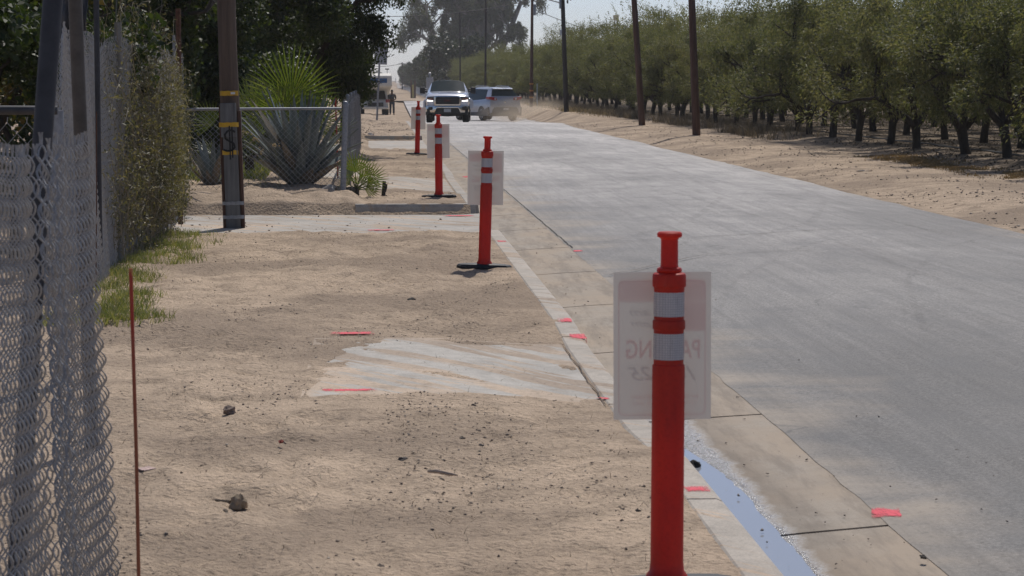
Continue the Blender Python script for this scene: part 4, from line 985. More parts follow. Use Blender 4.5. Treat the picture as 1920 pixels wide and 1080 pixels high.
def broad_tree(name, seed, H, RAD, zlow, nleaf, ll, lw, mat, bark, trunk_r, nclump, crad, squash=.85, top_bias=0.0, up_bias=.35):
    r = np.random.default_rng(seed); mb = MB(); tips = []
    fork = Vector((r.uniform(-.1, .1), 0, H * .25)); mb.tube([Vector((0, 0, -.2)), Vector((0, 0, .1)), fork], [trunk_r * 1.3, trunk_r, trunk_r * .85], 12)
    for k in range(4):
        a = k * 1.57 + r.uniform(-.4, .4); d = Vector((math.cos(a) * .7, math.sin(a) * .7, .9)).normalized(); limbs(mb, fork, d, H * .32, trunk_r * .6, 2, r, tips, .7, 3, .2, .12)
    root = empty(name); mb.build('trunk', bark, root, smooth=60)
    cs = [tuple(p) for p, d in tips if math.hypot(p.x, p.y) < RAD * .95 and p.z < H]; rs = [r.uniform(.6, 1) * crad for _ in cs]
    zc = (H + zlow) / 2; hz = (H - zlow) / 2
    while len(cs) < nclump:
        v = rand_unit(1, r)[0]; q = r.random() ** .35; p = np.array([v[0] * RAD * q, v[1] * RAD * q, zc + v[2] * hz * q]); cs.append(tuple(p)); rs.append(r.uniform(.55, 1.15) * crad)
    C, u = clump_points(nleaf, r, np.array(cs), np.array(rs), squash, .35); C = C[C[:, 2] > zlow * .9]
    V, Q = leaves_mesh(C, ll, lw, r, up_bias, .12); link('crown', meshq('crown', V, Q), mat, root); return root
# dark citrus-like trees in the yard
t = broad_tree('broadleaf_tree', 11, 7.0, 3.0, 1.02, 130000, .092, .05, m_ci, MAT['bark_dark'], .16, 130, .62)
c = PD(588, 150, 52); t.location = (c.x, 52, 0); t.rotation_euler = (0, 0, .6); tag(t, 'big dark broadleaf tree hanging over the yard fence beside the strip of sky', 'tree')
t.scale = (.64, 1.0, 1.0)
t = broad_tree('broadleaf_tree', 12, 6.5, 2.6, .9, 90000, .092, .05, m_ci, MAT['bark_dark'], .15, 110, .6)
c = PD(395, 150, 47); t.location = (c.x, 47, 0); tag(t, 'dark dense tree behind the foreground utility pole', 'tree')
t = broad_tree('broadleaf_tree', 13, 6.2, 2.6, .7, 75000, .09, .048, m_ci, MAT['bark_dark'], .15, 110, .6)
c = PD(215, 150, 42); t.location = (c.x, 42, 0); tag(t, 'dark dense tree behind the tall chain link fence and the vine', 'tree')
t = broad_tree('broadleaf_tree', 21, 8.5, 3.6, .8, 70000, .13, .075, m_ci, MAT['bark_dark'], .18, 150, .8)
c = PD(400, 150, 64); t.location = (c.x, 64, 0); tag(t, 'dark tree standing deeper in the yard behind the big dark broadleaf tree', 'tree')
t = broad_tree('broadleaf_tree', 16, 2.7, .62, .8, 9000, .085, .05, m_ci, MAT['bark_dark'], .06, 36, .30)
c = PD(648, 150, 62); t.location = (c.x - .1, 62, 0); tag(t, 'low dark leafy bush at the right skirt of the big dark tree beside the camper', 'bush')
t = broad_tree('broadleaf_tree', 14, 3.8, .95, 1.05, 12000, .11, .05, m_ye2, MAT['bark_dark'], .07, 60, .40)
c = PD(-30, 150, 24); t.location = (c.x, 24, 0); tag(t, 'yellowing leafy tree at the top left corner', 'tree')
t = broad_tree('broadleaf_tree', 15, 2.6, 1.3, .4, 13000, .075, .045, m_ci, MAT['bark_dark'], .06, 50, .35)
c = PD(40, 190, 22); t.location = (c.x, 21.5, 0); tag(t, 'low green bush below the yellowing tree at far left', 'bush')
for k, (px, y, H, s_) in enumerate(((-60, 36, 6.5, 1), (90, 33, 6, 1))):
    t = broad_tree('broadleaf_tree', 17 + k, H, 2.4, .6, 52000, .11, .06, m_ci, MAT['bark_dark'], .14, 90, .6)
    c = PD(px, 150, y); t.location = (c.x, y, 0); tag(t, ['dark tree at the left edge behind the yellowing tree', 'dark tree filling the gap behind the leaning steel pipes'][k], 'tree')
for k, (px, y, H, RD) in enumerate(((370, 41, 2.0, .9), (470, 42, 2.3, 1.0), (500, 44, 2.2, .8))):
    t = broad_tree('yard_bush', 60 + k, H, RD, .15, 11000, .09, .05, m_ci, MAT['bark_dark'], .06, 50, .40)
    c = PD(px, 150, y); t.location = (c.x, y, 0); tag(t, ['dark bush in the yard left of the foreground utility pole', 'dark bush in the yard behind the narrow fan palm', 'dark bush in the yard behind the middle of the agave'][k], 'bush')
# grey tarp hanging behind the pipes
b = MB(); nx_, nz_ = 22, 16; a0 = PD(108, -40, 20.5); a1 = PD(168, 92, 20.5); vs = []
for jz in range(nz_):
    for ix in range(nx_):
        u_, v_ = ix / (nx_ - 1), jz / (nz_ - 1); x = a0.x + (a1.x - a0.x) * u_ * (1 - .12 * v_); z = a0.z + (a1.z - a0.z) * v_ - .10 * math.sin(math.pi * u_) * v_
        vs.append((x, 20.5 + .05 * math.sin(u_ * 14 + v_ * 4) + .06 * noise.noise(Vector((u_ * 5, v_ * 5, 1))), z))
b.add(vs, [(j * nx_ + i, j * nx_ + i + 1, (j + 1) * nx_ + i + 1, (j + 1) * nx_ + i) for j in range(nz_ - 1) for i in range(nx_ - 1)])
o = b.build('tarp', simple('grey_tarp', (.085, .085, .09), .7, 0, .3, 5, .3, .01), smooth=60, label='dark grey wrinkled tarp hanging behind the tall fence at upper left', cat='tarp')
o.modifiers.new('thick', 'SOLIDIFY').thickness = .004

# vine smothering the tall fence: many thin wandering stems with small leaves
def vine():
    r = np.random.default_rng(31); mb = MB(); pts_all = []
    root = empty('fence_vine', (-2.2, 24, 0), label='grey green weedy vine smothering the tall chain link fence', cat='vine')
    for k in range(560):
        y = 23.6 + 2.1 * float(np.clip(r.normal(0, .75), -1.5, 1.9)); base = Vector((-2.2 + r.normal(0, .06), y, r.uniform(0, .5))); q = base.copy(); d = Vector((r.uniform(-.05, .30), r.uniform(-.5, .5), 1)).normalized(); pts = [q.copy()]
        Ht = (1.35 + .78 * math.exp(-((y - 22.4) / 1.1) ** 2)) * r.uniform(.35, 1.1)
        for s_ in range(14):
            if q.z > Ht: d = (d + Vector((.22, 0, -.55))).normalized()
            d = (d + Vector(r.normal(0, .22, 3))).normalized(); q = q + d * Ht / 9; q.x = min(max(q.x, -2.42), -2.16 + .13 * math.exp(-((q.y - 23.6) / 2.0) ** 2) + .09 * r.random()); q.z = max(q.z, .04); pts.append(q.copy())
        mb.tube(pts, [.0042 * (1 - .04 * i) for i in range(len(pts))], 3, cap=False); pts_all += pts[1:]
    A = np.array([tuple(p) for p in pts_all]); C = np.repeat(A, 4, 0) + r.normal(0, .045, (len(A) * 4, 3)); C = C[(C[:, 2] > .03)]
    V, Q = leaves_mesh(C, .042, .012, r, .1, .3)
    rel(mb.build('stems', simple('dry_stem', (.27, .24, .175), .9), smooth=80), root)
    rel(link('foliage', meshq('foliage', V, Q), leaf_mat('vine_leaf', [(.075, .078, .045), (.12, .115, .075), (.18, .165, .115), (.24, .205, .15)], .3, .6)), root)
vine()
# grass blades
def blades(name, n, region, hmin, hmax, mat, seed, lean=.5, dens=None, wd=.004, **k):
    r = np.random.default_rng(seed); V = []; F = []; c = 0
    while c < n:
        x, y = region(r)
        if dens and r.random() > dens(x, y): continue
        h = r.uniform(hmin, hmax); a = r.uniform(0, 6.28); l = r.uniform(.1, lean) * h; z = ground_z(x, y, y < 60) - .004; wa = r.uniform(0, 6.28); wx, wy = math.cos(wa) * wd, math.sin(wa) * wd
        i = len(V); V += [(x - wx, y - wy, z), (x + wx, y + wy, z), (x + wx * .7 + math.cos(a) * l * .4, y + wy * .7 + math.sin(a) * l * .4, z + h * .6), (x - wx * .7 + math.cos(a) * l * .4, y - wy * .7 + math.sin(a) * l * .4, z + h * .6), (x + math.cos(a) * l, y + math.sin(a) * l, z + h * .95), (x + math.cos(a) * l - wx * .2, y + math.sin(a) * l - wy * .2, z + h * .95)]
        F += [(i, i + 1, i + 2, i + 3), (i + 3, i + 2, i + 4, i + 5)]; c += 1
    return link(name, meshq(name, V, F), mat, kind='stuff', **k)
m_g = leaf_mat('grass_blade', [(.09, .125, .045), (.14, .175, .065), (.20, .22, .10), (.32, .29, .18)], .35, .6)
m_dg = leaf_mat('dry_grass_blade', [(.24, .19, .12), (.32, .26, .16), (.40, .33, .21)], .25, .8, (1.1, 1, .8))
m_db = leaf_mat('dry_brush', [(.13, .11, .085), (.18, .15, .11), (.24, .20, .15)], .2, .8, (1.1, 1, .8))
def gd(x, y):
    e = -1.30 - .10 * (y - 15) + .28 * noise.noise(Vector((y * .9, 0, 2))) if y < 21 else -1.35 - .11 * (y - 21) + .25 * noise.noise(Vector((y * 1.2, 0, 2)))
    return sstep(e + .12, e - .3, x) * (.15 + .85 * sstep(-.25, .25, noise.noise(Vector((x * 2.2, y * 1.1, 5)))))
gd2 = lambda x, y: max(0, min(1, ((-1.28 - .10 * (y - 15) if y < 21 else -1.55 + .02 * (y - 21)) - x + .25 * noise.noise(Vector((x * 2, y * 1.1, 2)))) * 3)) * (.12 + .88 * sstep(-.2, .25, noise.noise(Vector((x * 2.6, y * 1.2, 5)))))
blades('grass', 8500, lambda r: (r.uniform(-2.25, -1.0), 15.6 * (25 / 15.6) ** r.random()), .02, .085, m_g, 41, 1.2, gd2, .003, label='patch of short green and straw grass at the foot of the tall fence', cat='grass')
blades('yard_grass', 9000, lambda r: (r.uniform(-3.4, -1.6), r.uniform(35, 44)), .05, .14, m_g, 42, .6, None, .008, label='green grass inside the yard behind the fence', cat='grass')
blades('dry_grass', 3000, lambda r: (r.uniform(9.3, 11.4), r.uniform(100, 155)), .06, .26, m_dg, 43, .8, lambda x, y: .08 + .92 * sstep(0.0, .3, noise.noise(Vector((x * .9, y * .12, 5)))), .018, label='tufts of straw coloured dry grass on the far right shoulder', cat='dry grass')
blades('dry_brush', 9000, lambda r: (r.uniform(10.3, 12.3), 62 * (160 / 62) ** r.random()), .08, .42, m_db, 44, 1.2, lambda x, y: .05 + .95 * sstep(.0, .3, noise.noise(Vector((x * 1.1, y * .25, 7)))), .010, label='grey brown dead weeds along the foot of the front orchard row', cat='weeds')
blades('yellow_weeds', 7000, lambda r: (10.5 + r.normal(0, .28), r.uniform(38, 50)), .01, .05, leaf_mat('yellow_weed', [(.34, .23, .10), (.40, .29, .15), (.28, .20, .11)], .2, .9, (1, .9, .7)), 45, 1.0, lambda x, y: sstep(-.25, .15, noise.noise(Vector((x * 1.5, y * .5, 7)))), .010, label='low mat of yellow dried weeds on the shoulder edge at right', cat='weeds')
blades('leaf_litter', 15000, lambda r: (r.uniform(11.0, 26), 40 * (120 / 40) ** r.random()), .01, .06, leaf_mat('litter', [(.09, .07, .05), (.15, .11, .07), (.22, .17, .12)], .1, .9, (1, 1, 1)), 46, 3.0, None, .02, label='brown leaf litter on the orchard floor', cat='leaf litter')
blades('straw_litter', 2600, lambda r: (r.uniform(-2.1, 1.1), 6.6 * (26 / 6.6) ** r.random()), .008, .035, leaf_mat('straw', [(.16, .12, .08), (.30, .24, .17), (.45, .38, .28), (.10, .08, .06)], .1, .8, (1, 1, 1)), 47, 6.0, None, .0016, label='bits of straw and dry stems scattered over the near dirt', cat='litter')
for k, (x, lab) in enumerate(((12.6, 'black drip hose lying along the front orchard row'), (13.3, 'second black drip hose between the first orchard rows'), (15.9, 'black drip hose along the second orchard row'))):
    MB().tube([(x + .05 * math.sin(y * .7), y, ground_z(x, y, True) + .035) for y in np.arange(36, 130, 1.2)], .016, 6).build('drip_hose', MAT['black_rubber'], smooth=60, label=lab, cat='hose')
# dark hump of roots and the cut stump
o = empty('plant_stump', P(719, 362, .02), label='small charred cut stump standing on the footway dirt', cat='stump')
q = o.location
rel(MB().tube([q + Vector((0, 0, -.03)), q + Vector((.005, 0, .08)), q + Vector((.012, 0, .165))], [.030, .024, .026], 9).tube([q + Vector((.02, 0, .02)), q + Vector((.04, 0, .08)), q + Vector((.045, 0, .125))], [.018, .014, .012], 7).build('stem', simple('charred', (.045, .04, .036), .95, 0, .4, 20, .8, .01), smooth=50), o)

# ---------------------------------------------------------------- agave and fan palms
m_ag = simple('agave_leaf', (.155, .185, .175), .5, 0, .22, 4, c2=(.105, .135, .13), spec=.4)
m_agd = simple('withered_agave_leaf', (.20, .17, .125), .8, 0, .3, 6)
def agave(px, py, y, H, n, label, seed, z=.05):
    r = np.random.default_rng(seed); b0 = PD(px, py, y); root = empty('agave', (b0.x, y, z), label=label, cat='agave')
    for k in range(n):
        a = k * 2.39996 + r.uniform(-.15, .15); f_ = (k + .5) / n; el = math.radians(89 - 58 * f_ ** .9 + r.uniform(-5, 5)); L_ = H * (.82 + .28 * math.sin(math.pi * min(1, f_ + .1))) * r.uniform(.85, 1.1) * (1 - .28 * f_); w0 = .075 * H / 1.4 * r.uniform(.85, 1.2)
        ca, sa = math.cos(a), math.sin(a); rows = 12; V = []; F = []; p = Vector((ca * .06, sa * .06, .02)); e = el; curl = r.uniform(-.02, .025) + (.03 if r.random() < .15 else 0)
        tw = r.uniform(-.3, .3)
        for i in range(rows + 1):
            t = i / rows; wd = w0 * (.75 + 1.0 * t if t < .3 else 1.05 * (1 - ((t - .3) / .7) ** 1.7)) + .002
            d = Vector((math.cos(e) * ca, math.cos(e) * sa, math.sin(e))); sd_ = Vector((-sa, ca, 0)); nn = sd_.cross(d); s2 = sd_ * math.cos(tw) + nn * math.sin(tw); n2_ = s2.cross(d)
            th = .018 * (1 - t) + .003
            V += [p - s2 * wd + n2_ * wd * -.35, p - s2 * wd * .5 + n2_ * 0, p + n2_ * .012, p + s2 * wd * .5, p + s2 * wd + n2_ * wd * -.35, p - n2_ * th * 1.6 * -1 * -1]
            p = p + d * L_ / rows; e -= curl + .02 * t
        m_ = 6
        for i in range(rows):
            for q_ in range(6): F.append((i * m_ + q_, i * m_ + (q_ + 1) % 6, (i + 1) * m_ + (q_ + 1) % 6, (i + 1) * m_ + q_))
        if k % 1 == 0: MB().add(V, F).build('leaf', m_agd if k > n - 8 or k % 19 == 11 else m_ag, root, smooth=55)
    return root
agave(562, 366, 33.6, 1.36, 80, 'large blue grey agave with upright spear leaves behind the yard fence', 3)
m_pf = leaf_mat('palm_frond', [(.10, .14, .04), (.13, .17, .05), (.17, .19, .07)], .45, .35, (1.4, 1.5, .3))
m_pw2 = leaf_mat('dry_palm_tip', [(.22, .16, .07), (.28, .2, .09)], .3, .6)
m_ps = simple('palm_petiole', (.12, .15, .05), .5)
def fan(root, base, d, ln, size, seed, spread=130, nseg=26, facing=None):
    """a petiole and a pleated fan of narrow segments"""
    r = np.random.default_rng(seed); d = Vector(d).normalized(); tip = base + d * ln; sag = Vector((0, 0, -.04 * ln))
    rel(MB().tube([base, base.lerp(tip, .5) - sag, tip], [.012, .010, .007], 6).build('petiole', m_ps, smooth=60), root)
    f_ = Vector(facing) if facing else Vector((r.uniform(-.4, .4), -1, r.uniform(-.1, .5))); f_ = (f_ - d * f_.dot(d)).normalized(); sd_ = d.cross(f_).normalized(); b = MB()
    for k in range(nseg):
        an = math.radians(-spread + 2 * spread * k / (nseg - 1)); dd = d * math.cos(an) + sd_ * math.sin(an) + f_ * (.10 * math.cos(an * 2)); dd.normalize(); L_ = size * (1 - .22 * (abs(an) / math.radians(spread)) ** 2) * r.uniform(.92, 1.06)
        wn = dd.cross(f_).normalized(); pts = []; w_ = size * math.radians(2 * spread / nseg) * .34
        for i, t in enumerate((0, .3, .55, .8, 1.0)):
            wd = (w_ * t * .55 / .55 if t <= .55 else w_ * .55 * (1 - (t - .55) / .45)) * (.95 if t <= .55 else 1) ; q = tip + dd * L_ * t + f_ * (.035 * size * ((k % 2) * 2 - 1)) * min(t, .5) + Vector((0, 0, -.22 * size * max(0, t - .55) ** 2 * (1 - abs(dd.z))))
            pts += [q - wn * max(wd, .0008), q + f_ * max(wd, .0008) * .6, q + wn * max(wd, .0008)]
        b.add(pts, [(3 * i + q_, 3 * i + q_ + 1, 3 * i + q_ + 4, 3 * i + q_ + 3) for i in range(4) for q_ in (0, 1)])
    rel(b.build('frond', m_pf), root)
pc = PD(545, 330, 36.0); root = empty('fan_palm', (pc.x, 36, 0), label='bright green fan palm rising behind the agave', cat='palm')
rel(MB().tube([(pc.x, 36, -.05), (pc.x, 36, .35), (pc.x, 36, .6)], [.13, .12, .07], 10).build('trunk', MAT['bark_dark'], smooth=60), root)
cb = Vector((pc.x, 36, .55))
for k, (dx, dz, ln, sz, fc, sp) in enumerate(((.02, 1, .76, .86, (0, -1, .15), 92), (-.26, 1, .55, .62, (-.3, -1, .2), 105), (.34, 1, .50, .66, (.3, -1, .3), 100), (.85, .75, .55, .58, (.2, -1, .7), 95), (-.8, .8, .55, .60, (-.3, -1, .5), 95), (.95, .30, .6, .5, (.1, -.6, 1), 90), (-1, .35, .5, .5, (-.1, -.6, 1), 90), (.55, .9, .38, .5, (.6, -1, .1), 95), (-.45, .75, .9, .5, (.9, -1, .1), 90))):
    fan(root, cb, (dx, [.1, -.1, .15, -.2, .2, -.3, .2, .3, .3][k], dz), ln, sz, 60 + k, sp, 30, fc)
pc = PD(468, 330, 36.6); root = empty('fan_palm', (pc.x, 36.6, 0), label='narrow dark fan palm between the foreground pole and the bright palm', cat='palm'); cb = Vector((pc.x, 36.6, .4))
rel(MB().tube([(pc.x, 36.6, -.05), (pc.x, 36.6, .45)], [.10, .06], 10).build('trunk', MAT['bark_dark'], smooth=60), root)
for k, (dx, dz, ln, sz, fc) in enumerate(((.02, 1, .72, .55, (.8, -1, .1)), (-.75, .7, .75, .42, (0, -1, .5)), (-.9, .1, .55, .4, (0, -1, .8)), (.5, .8, .5, .4, (0, -1, .3)))):
    fan(root, cb, (dx, .1, dz), ln, sz, 80 + k, 80, 20, fc)
pc = P(668, 366, .03); root = empty('small_fan_palm', (pc.x, pc.y, 0), label='small young fan palm growing outside the fence corner', cat='palm'); cb = Vector((pc.x, pc.y, .10))
rel(MB().tube([(pc.x, pc.y, -.05), (pc.x, pc.y, .13)], [.05, .035], 8).build('trunk', MAT['bark_dark'], smooth=60), root)
for k, (dx, dz, ln, sz) in enumerate(((-.05, 1, .24, .33), (.35, 1, .20, .30), (.95, .75, .20, .32), (-.35, .9, .20, .28), (.9, .35, .16, .26), (.5, .55, .12, .28), (.98, .05, .12, .24), (-.6, .5, .12, .2), (.2, .7, .10, .26))):
    fan(root, cb, (dx, [-.1, .2, .1, .2, -.3, -.4, 0, -.2, -.5][k], dz), ln, sz, 90 + k, 62, 14, None)
# low agave-like rosette and bits inside the yard, left of the pole
agave(398, 352, 34.2, .8, 16, 'smaller agave offshoot left of the foreground pole behind the fence', 9)
stone(615, 366, 44, .8, (.42, .40, .38), 'pale rounded boulder at the right foot of the agave inside the fence', 'boulder', 'boulder', z=.04, seed=31, flat=.9, )
# dried flower stalks in front of the agave
for k, (px, py) in enumerate(((480, 262), (515, 272), (490, 285), (458, 250))):
    t_ = PD(px, py, 32.4); b_ = Vector((t_.x + .05, 32.5, .05)); o = empty('dry_flower_stalk', b_, group='dried flower stalks in front of the agave', label='thin dry stalk with pale seed heads in front of the agave', cat='dry flower')
    rel(MB().tube([b_, b_.lerp(t_, .5) + Vector((.02, 0, 0)), t_], .003, 5).build('stalk', m_ps), o)
    C = np.array([tuple(t_)] * 14) + np.random.default_rng(k).normal(0, .03, (14, 3)); V, Q = leaves_mesh(C, .035, .03, np.random.default_rng(k), .2)
    rel(link('seed_head', meshq('seed_head', V, Q), m_dg), o)

# ---------------------------------------------------------------- distant eucalyptus and dark far trees
def eucalyptus():
    r = np.random.default_rng(5); mb = MB(); tips = []; root = empty('eucalyptus_tree')
    for (x, lean, h, rad) in ((-1.8, -.10, 13, .8), (1.0, .10, 15, 1.2), (3.8, .22, 13, .6), (-4.2, -.2, 10, .5)):
        b0 = Vector((x * .35, r.uniform(-1, 1), -.5)); top = Vector((x + lean * h, r.uniform(-1, 1), h)); mb.tube([b0, b0.lerp(top, .35) + Vector((r.uniform(-.3, .3), 0, 0)), b0.lerp(top, .7), top], [rad, rad * .8, rad * .62, rad * .45], 12)
        for k in range(9):
            t = r.uniform(.35, 1); p = b0.lerp(top, t); a = r.uniform(0, 6.28); d = Vector((math.cos(a), math.sin(a) * .8, r.uniform(.4, 1.1))).normalized(); limbs(mb, p, d, r.uniform(3.0, 5.2), rad * .30, 2, r, tips, .65, 3, .15, .14, 6)
    mb.build('trunk', MAT['bark_grey'], root, smooth=60)
    cs = []; rs = []
    for p, d in tips:
        for q in range(1):
            cs.append((p.x + r.normal(0, .5), p.y + r.normal(0, .5), p.z - r.uniform(0, .8))); rs.append(r.uniform(.5, 1.1))
    cs = np.array(cs); rs = np.array(rs)
    far = np.hypot(cs[:, 0] / 11.8, (cs[:, 2] - 13) / 14); cs = cs[far < 1.05]; rs = rs[far < 1.05]
    C, u = clump_points(66000, r, cs, rs, 1.35, .2); V, Q = leaves_mesh(C, .42, .14, r, .1, .9)
    link('crown', meshq('crown', V, Q), m_eu, root); return root
e = eucalyptus(); c = PD(888, 150, 450); e.location = (c.x, 450, -1); e.scale = (1.34, 1, 1.32); tag(e, 'tall open eucalyptus with several pale trunks towering beyond the vehicles', 'tree')
fp = [broad_tree('dark_tree', 200 + k, 5.4, 2.9, .2, 6500, .34, .2, m_fd, MAT['bark_dark'], .2, 46, .95) for k in range(3)]
k = 0
for y in np.arange(336, 720, 5.0):
    x = 11.4 - (y - 336) * .0042 + rng.normal(0, .3); place_tree(x, y, int(rng.integers(0, 3)), 'dense dark tree in the far row beyond the orchard', 'dark far trees beyond the orchard', s=rng.uniform(.85, 1.15) * (1.0 + (.25 if y < 430 else 0)), fam=fp)
# last rows at the vanishing road read as one mass
r = np.random.default_rng(77); cs = []; rs = []
for y in np.arange(900, 1800, 16):
    for sgn, x in ((-1, 7.8 + (y - 900) * .0078 - 5.4 - 1), (1, 7.8 + (y - 900) * .0078 + 5.4 + 1)):
        for q in range(4): cs.append((x + sgn * r.uniform(0, 5), y + r.uniform(0, 10), 0 + r.uniform(0, 3.2))); rs.append(r.uniform(1.4, 2.4))
for x in np.arange(-60, 5, 2.4):
    for q in range(3): cs.append((x, 980 + r.uniform(0, 30), r.uniform(-.5, 3))); rs.append(r.uniform(1.5, 2.6))
C, u = clump_points(60000, r, np.array(cs), np.array(rs), .9, .3); V, Q = leaves_mesh(C, .9, .5, r); link('far_treeline', meshq('far_treeline', V, Q), m_fd, kind='stuff', label='hazy tree belts on both sides of the vanishing road', cat='trees')
# ================================================================ vehicles
m_paint_w = simple('white_car_paint', (.55, .58, .66), .22, .15, .03, 3, coat=.8)
m_paint_s = simple('silver_car_paint', (.40, .43, .50), .30, .35, .04, 3, coat=.7)
m_glass, N, L, B = new_mat('car_glass'); B.inputs['Base Color'].default_value = (.015, .03, .03, 1); B.inputs['Roughness'].default_value = .06; B.inputs['Specular IOR Level'].default_value = .3
m_gltint, N, L, B = new_mat('tinted_glass'); B.inputs['Base Color'].default_value = (.015, .016, .018, 1); B.inputs['Roughness'].default_value = .08
m_chrome, N, L, B = new_mat('chrome'); B.inputs['Base Color'].default_value = (.62, .60, .57, 1); B.inputs['Metallic'].default_value = 1; B.inputs['Roughness'].default_value = .16
m_blk = simple('black_trim', (.012, .012, .013), .5)
m_clad = simple('dark_grey_cladding', (.055, .057, .062), .55)
m_tyre = simple('tyre_rubber', (.018, .018, .019), .85, 0, .3, 20, .3, .004)
m_rim = simple('alloy_rim', (.42, .43, .46), .3, .7, .1, 6)
m_lamp, N, L, B = new_mat('lit_headlamp'); B.inputs['Base Color'].default_value = (.9, .9, .9, 1); B.inputs['Emission Color'].default_value = (1, .97, .92, 1); B.inputs['Emission Strength'].default_value = 2.2
m_lens, N, L, B = new_mat('lamp_housing'); B.inputs['Base Color'].default_value = (.10, .10, .105, 1); B.inputs['Roughness'].default_value = .1
m_tail, N, L, B = new_mat('tail_lamp_red'); B.inputs['Base Color'].default_value = (.35, .012, .015, 1); B.inputs['Roughness'].default_value = .12
m_amb, N, L, B = new_mat('amber_lens'); B.inputs['Base Color'].default_value = (.55, .16, .05, 1); B.inputs['Roughness'].default_value = .15
m_plate = simple('licence_plate_face', (.50, .50, .50), .5, var=.06, scale=20)

def shell(stations, glass, names, root, paint, gmat, cap0=None, cap1=None, capglass=()):
    """stations: list of half profiles [(x, u, z), ...] from sill to roof centre; mirrored. glass: {(i, j): part name}"""
    m = len(stations[0]); V = []; idx = {}
    def vid(i, j, side):
        x, u, z = stations[i][j]; side = 0 if abs(x) < 1e-6 else side
        if (i, j, side) not in idx: idx[(i, j, side)] = len(V); V.append((x * (side or 1), u, z))
        return idx[(i, j, side)]
    groups = {}
    for side in (1, -1):
        for i in range(len(stations) - 1):
            for j in range(m - 1):
                q = [vid(i, j, side), vid(i + 1, j, side), vid(i + 1, j + 1, side), vid(i, j + 1, side)]
                q = list(dict.fromkeys(q)); key = glass.get((i, j), 'body')
                groups.setdefault(key, []).append(tuple(q if side == 1 else q[::-1]))
    for ci, i in ((0, 0), (1, len(stations) - 1)):
        for j in range(m - 1):
            q = [vid(i, j, 1), vid(i, j + 1, 1), vid(i, j + 1, -1), vid(i, j, -1)]; q = list(dict.fromkeys(q))
            if len(q) < 3: continue
            groups.setdefault('rear_window' if (ci, j) in capglass else 'body', []).append(tuple(q if ci == 0 else q[::-1]))
    out = {}
    for key, fs in groups.items():
        us = sorted({a for f in fs for a in f}); mp = {a: i for i, a in enumerate(us)}
        b = MB().add([V[a] for a in us], [tuple(mp[a] for a in f) for f in fs])
        out[key] = b.build(key, paint if key == 'body' else gmat, root, smooth=38)
    return out
def wheel(root, x, u, rad, wid, side, rimr=.62):
    t = MB(); n = 28
    pr = [(rad * .66, -wid / 2), (rad * .93, -wid / 2), (rad, -wid * .36), (rad, wid * .36), (rad * .93, wid / 2), (rad * .66, wid / 2)]
    M_ = Matrix.Translation((x, u, rad)) @ Matrix.Rotation(R(90) * side, 4, 'Y')
    b = MB().lathe(pr, n); t.add([M_ @ Vector(v) for v in b.v], b.f); w_ = t.build('wheel', m_tyre, root, smooth=40)
    b = MB().lathe([(rad * .66, wid * .30), (rad * .66, wid * .51), (rad * .60, wid * .52), (rad * .58, wid * .40)], n)
    for k in range(5):
        a = k * 2 * math.pi / 5; c_, s_ = math.cos(a), math.sin(a); q = [Vector((c_ * r_ - s_ * w2, s_ * r_ + c_ * w2, z)) for z in (wid * .38, wid * .50) for r_, w2 in ((rad * .08, -.05), (rad * .62, -.07), (rad * .62, .07), (rad * .08, .05))]
        b.add(q, [(0, 1, 2, 3), (4, 5, 6, 7), (0, 1, 5, 4), (2, 3, 7, 6), (1, 2, 6, 5), (0, 3, 7, 4)])
    b.lathe([(rad * .16, wid * .36), (rad * .16, wid * .52), (.01, wid * .53)], 14)
    MB().add([M_ @ Vector(v) for v in b.v], b.f).build('rim', m_rim, w_, smooth=40)
    return w_
def boxpart(name, x0, x1, y0, y1, z0, z1, mat, root, bev=.02): return MB().box(x0, x1, y0, y1, z0, z1).build(name, mat, root, bevel=bev)
def poly_part(name, poly, y0, y1, mat, root, bev=.01): return MB().prism(poly, 'y', y0, y1).build(name, mat, root, bevel=bev)

# ---- pickup, front towards us; local u (=y) grows to its rear
tr = empty('pickup_truck', label='white and chrome heavy pickup truck facing us with lit headlights and black towing mirrors', cat='pickup truck')
def st_hood(u, w, z1, z2, z3, zb=.62, wt=.80): return [(w * .93, u, zb), (w, u, zb + .10), (w, u, z1), (w * .985, u, z2), (w * .93, u, z3 - .03), (wt, u, z3), (wt * .55, u, z3 + .03), (0, u, z3 + .035)]
def st_cab(u, ug, zb=.52): # u at belt, ug at roof level
    return [(.93, u, zb), (1.0, u, .66), (1.0, u, 1.05), (.985, u, 1.36), (.95, u, 1.42), (.74, ug, 1.86), (.50, ug, 1.945), (0, ug, 1.965)]
S = [st_hood(.06, .93, 1.0, 1.14, 1.22, .80), st_hood(.14, .96, 1.02, 1.19, 1.27, .72), st_hood(.45, .99, 1.03, 1.24, 1.33), st_hood(1.1, 1.0, 1.04, 1.30, 1.39), 
     [(.93, 1.62, .52), (1.0, 1.62, .66), (1.0, 1.62, 1.05), (.985, 1.62, 1.34), (.95, 1.62, 1.41), (.82, 1.55, 1.43), (.46, 1.48, 1.45), (0, 1.45, 1.455)],
     [(.93, 2.05, .52), (1.0, 2.05, .66), (1.0, 2.05, 1.05), (.985, 2.05, 1.36), (.95, 2.05, 1.42), (.74, 2.25, 1.86), (.50, 2.22, 1.94), (0, 2.2, 1.955)],
     st_cab(3.0, 3.0), st_cab(4.0, 4.0), st_cab(4.12, 4.05)]
bed = lambda u: [(.93, u, .60), (1.0, u, .70), (1.0, u, 1.05), (.985, u, 1.36), (.95, u, 1.40), (.90, u, 1.40), (.88, u, 1.20), (0, u, 1.20)]
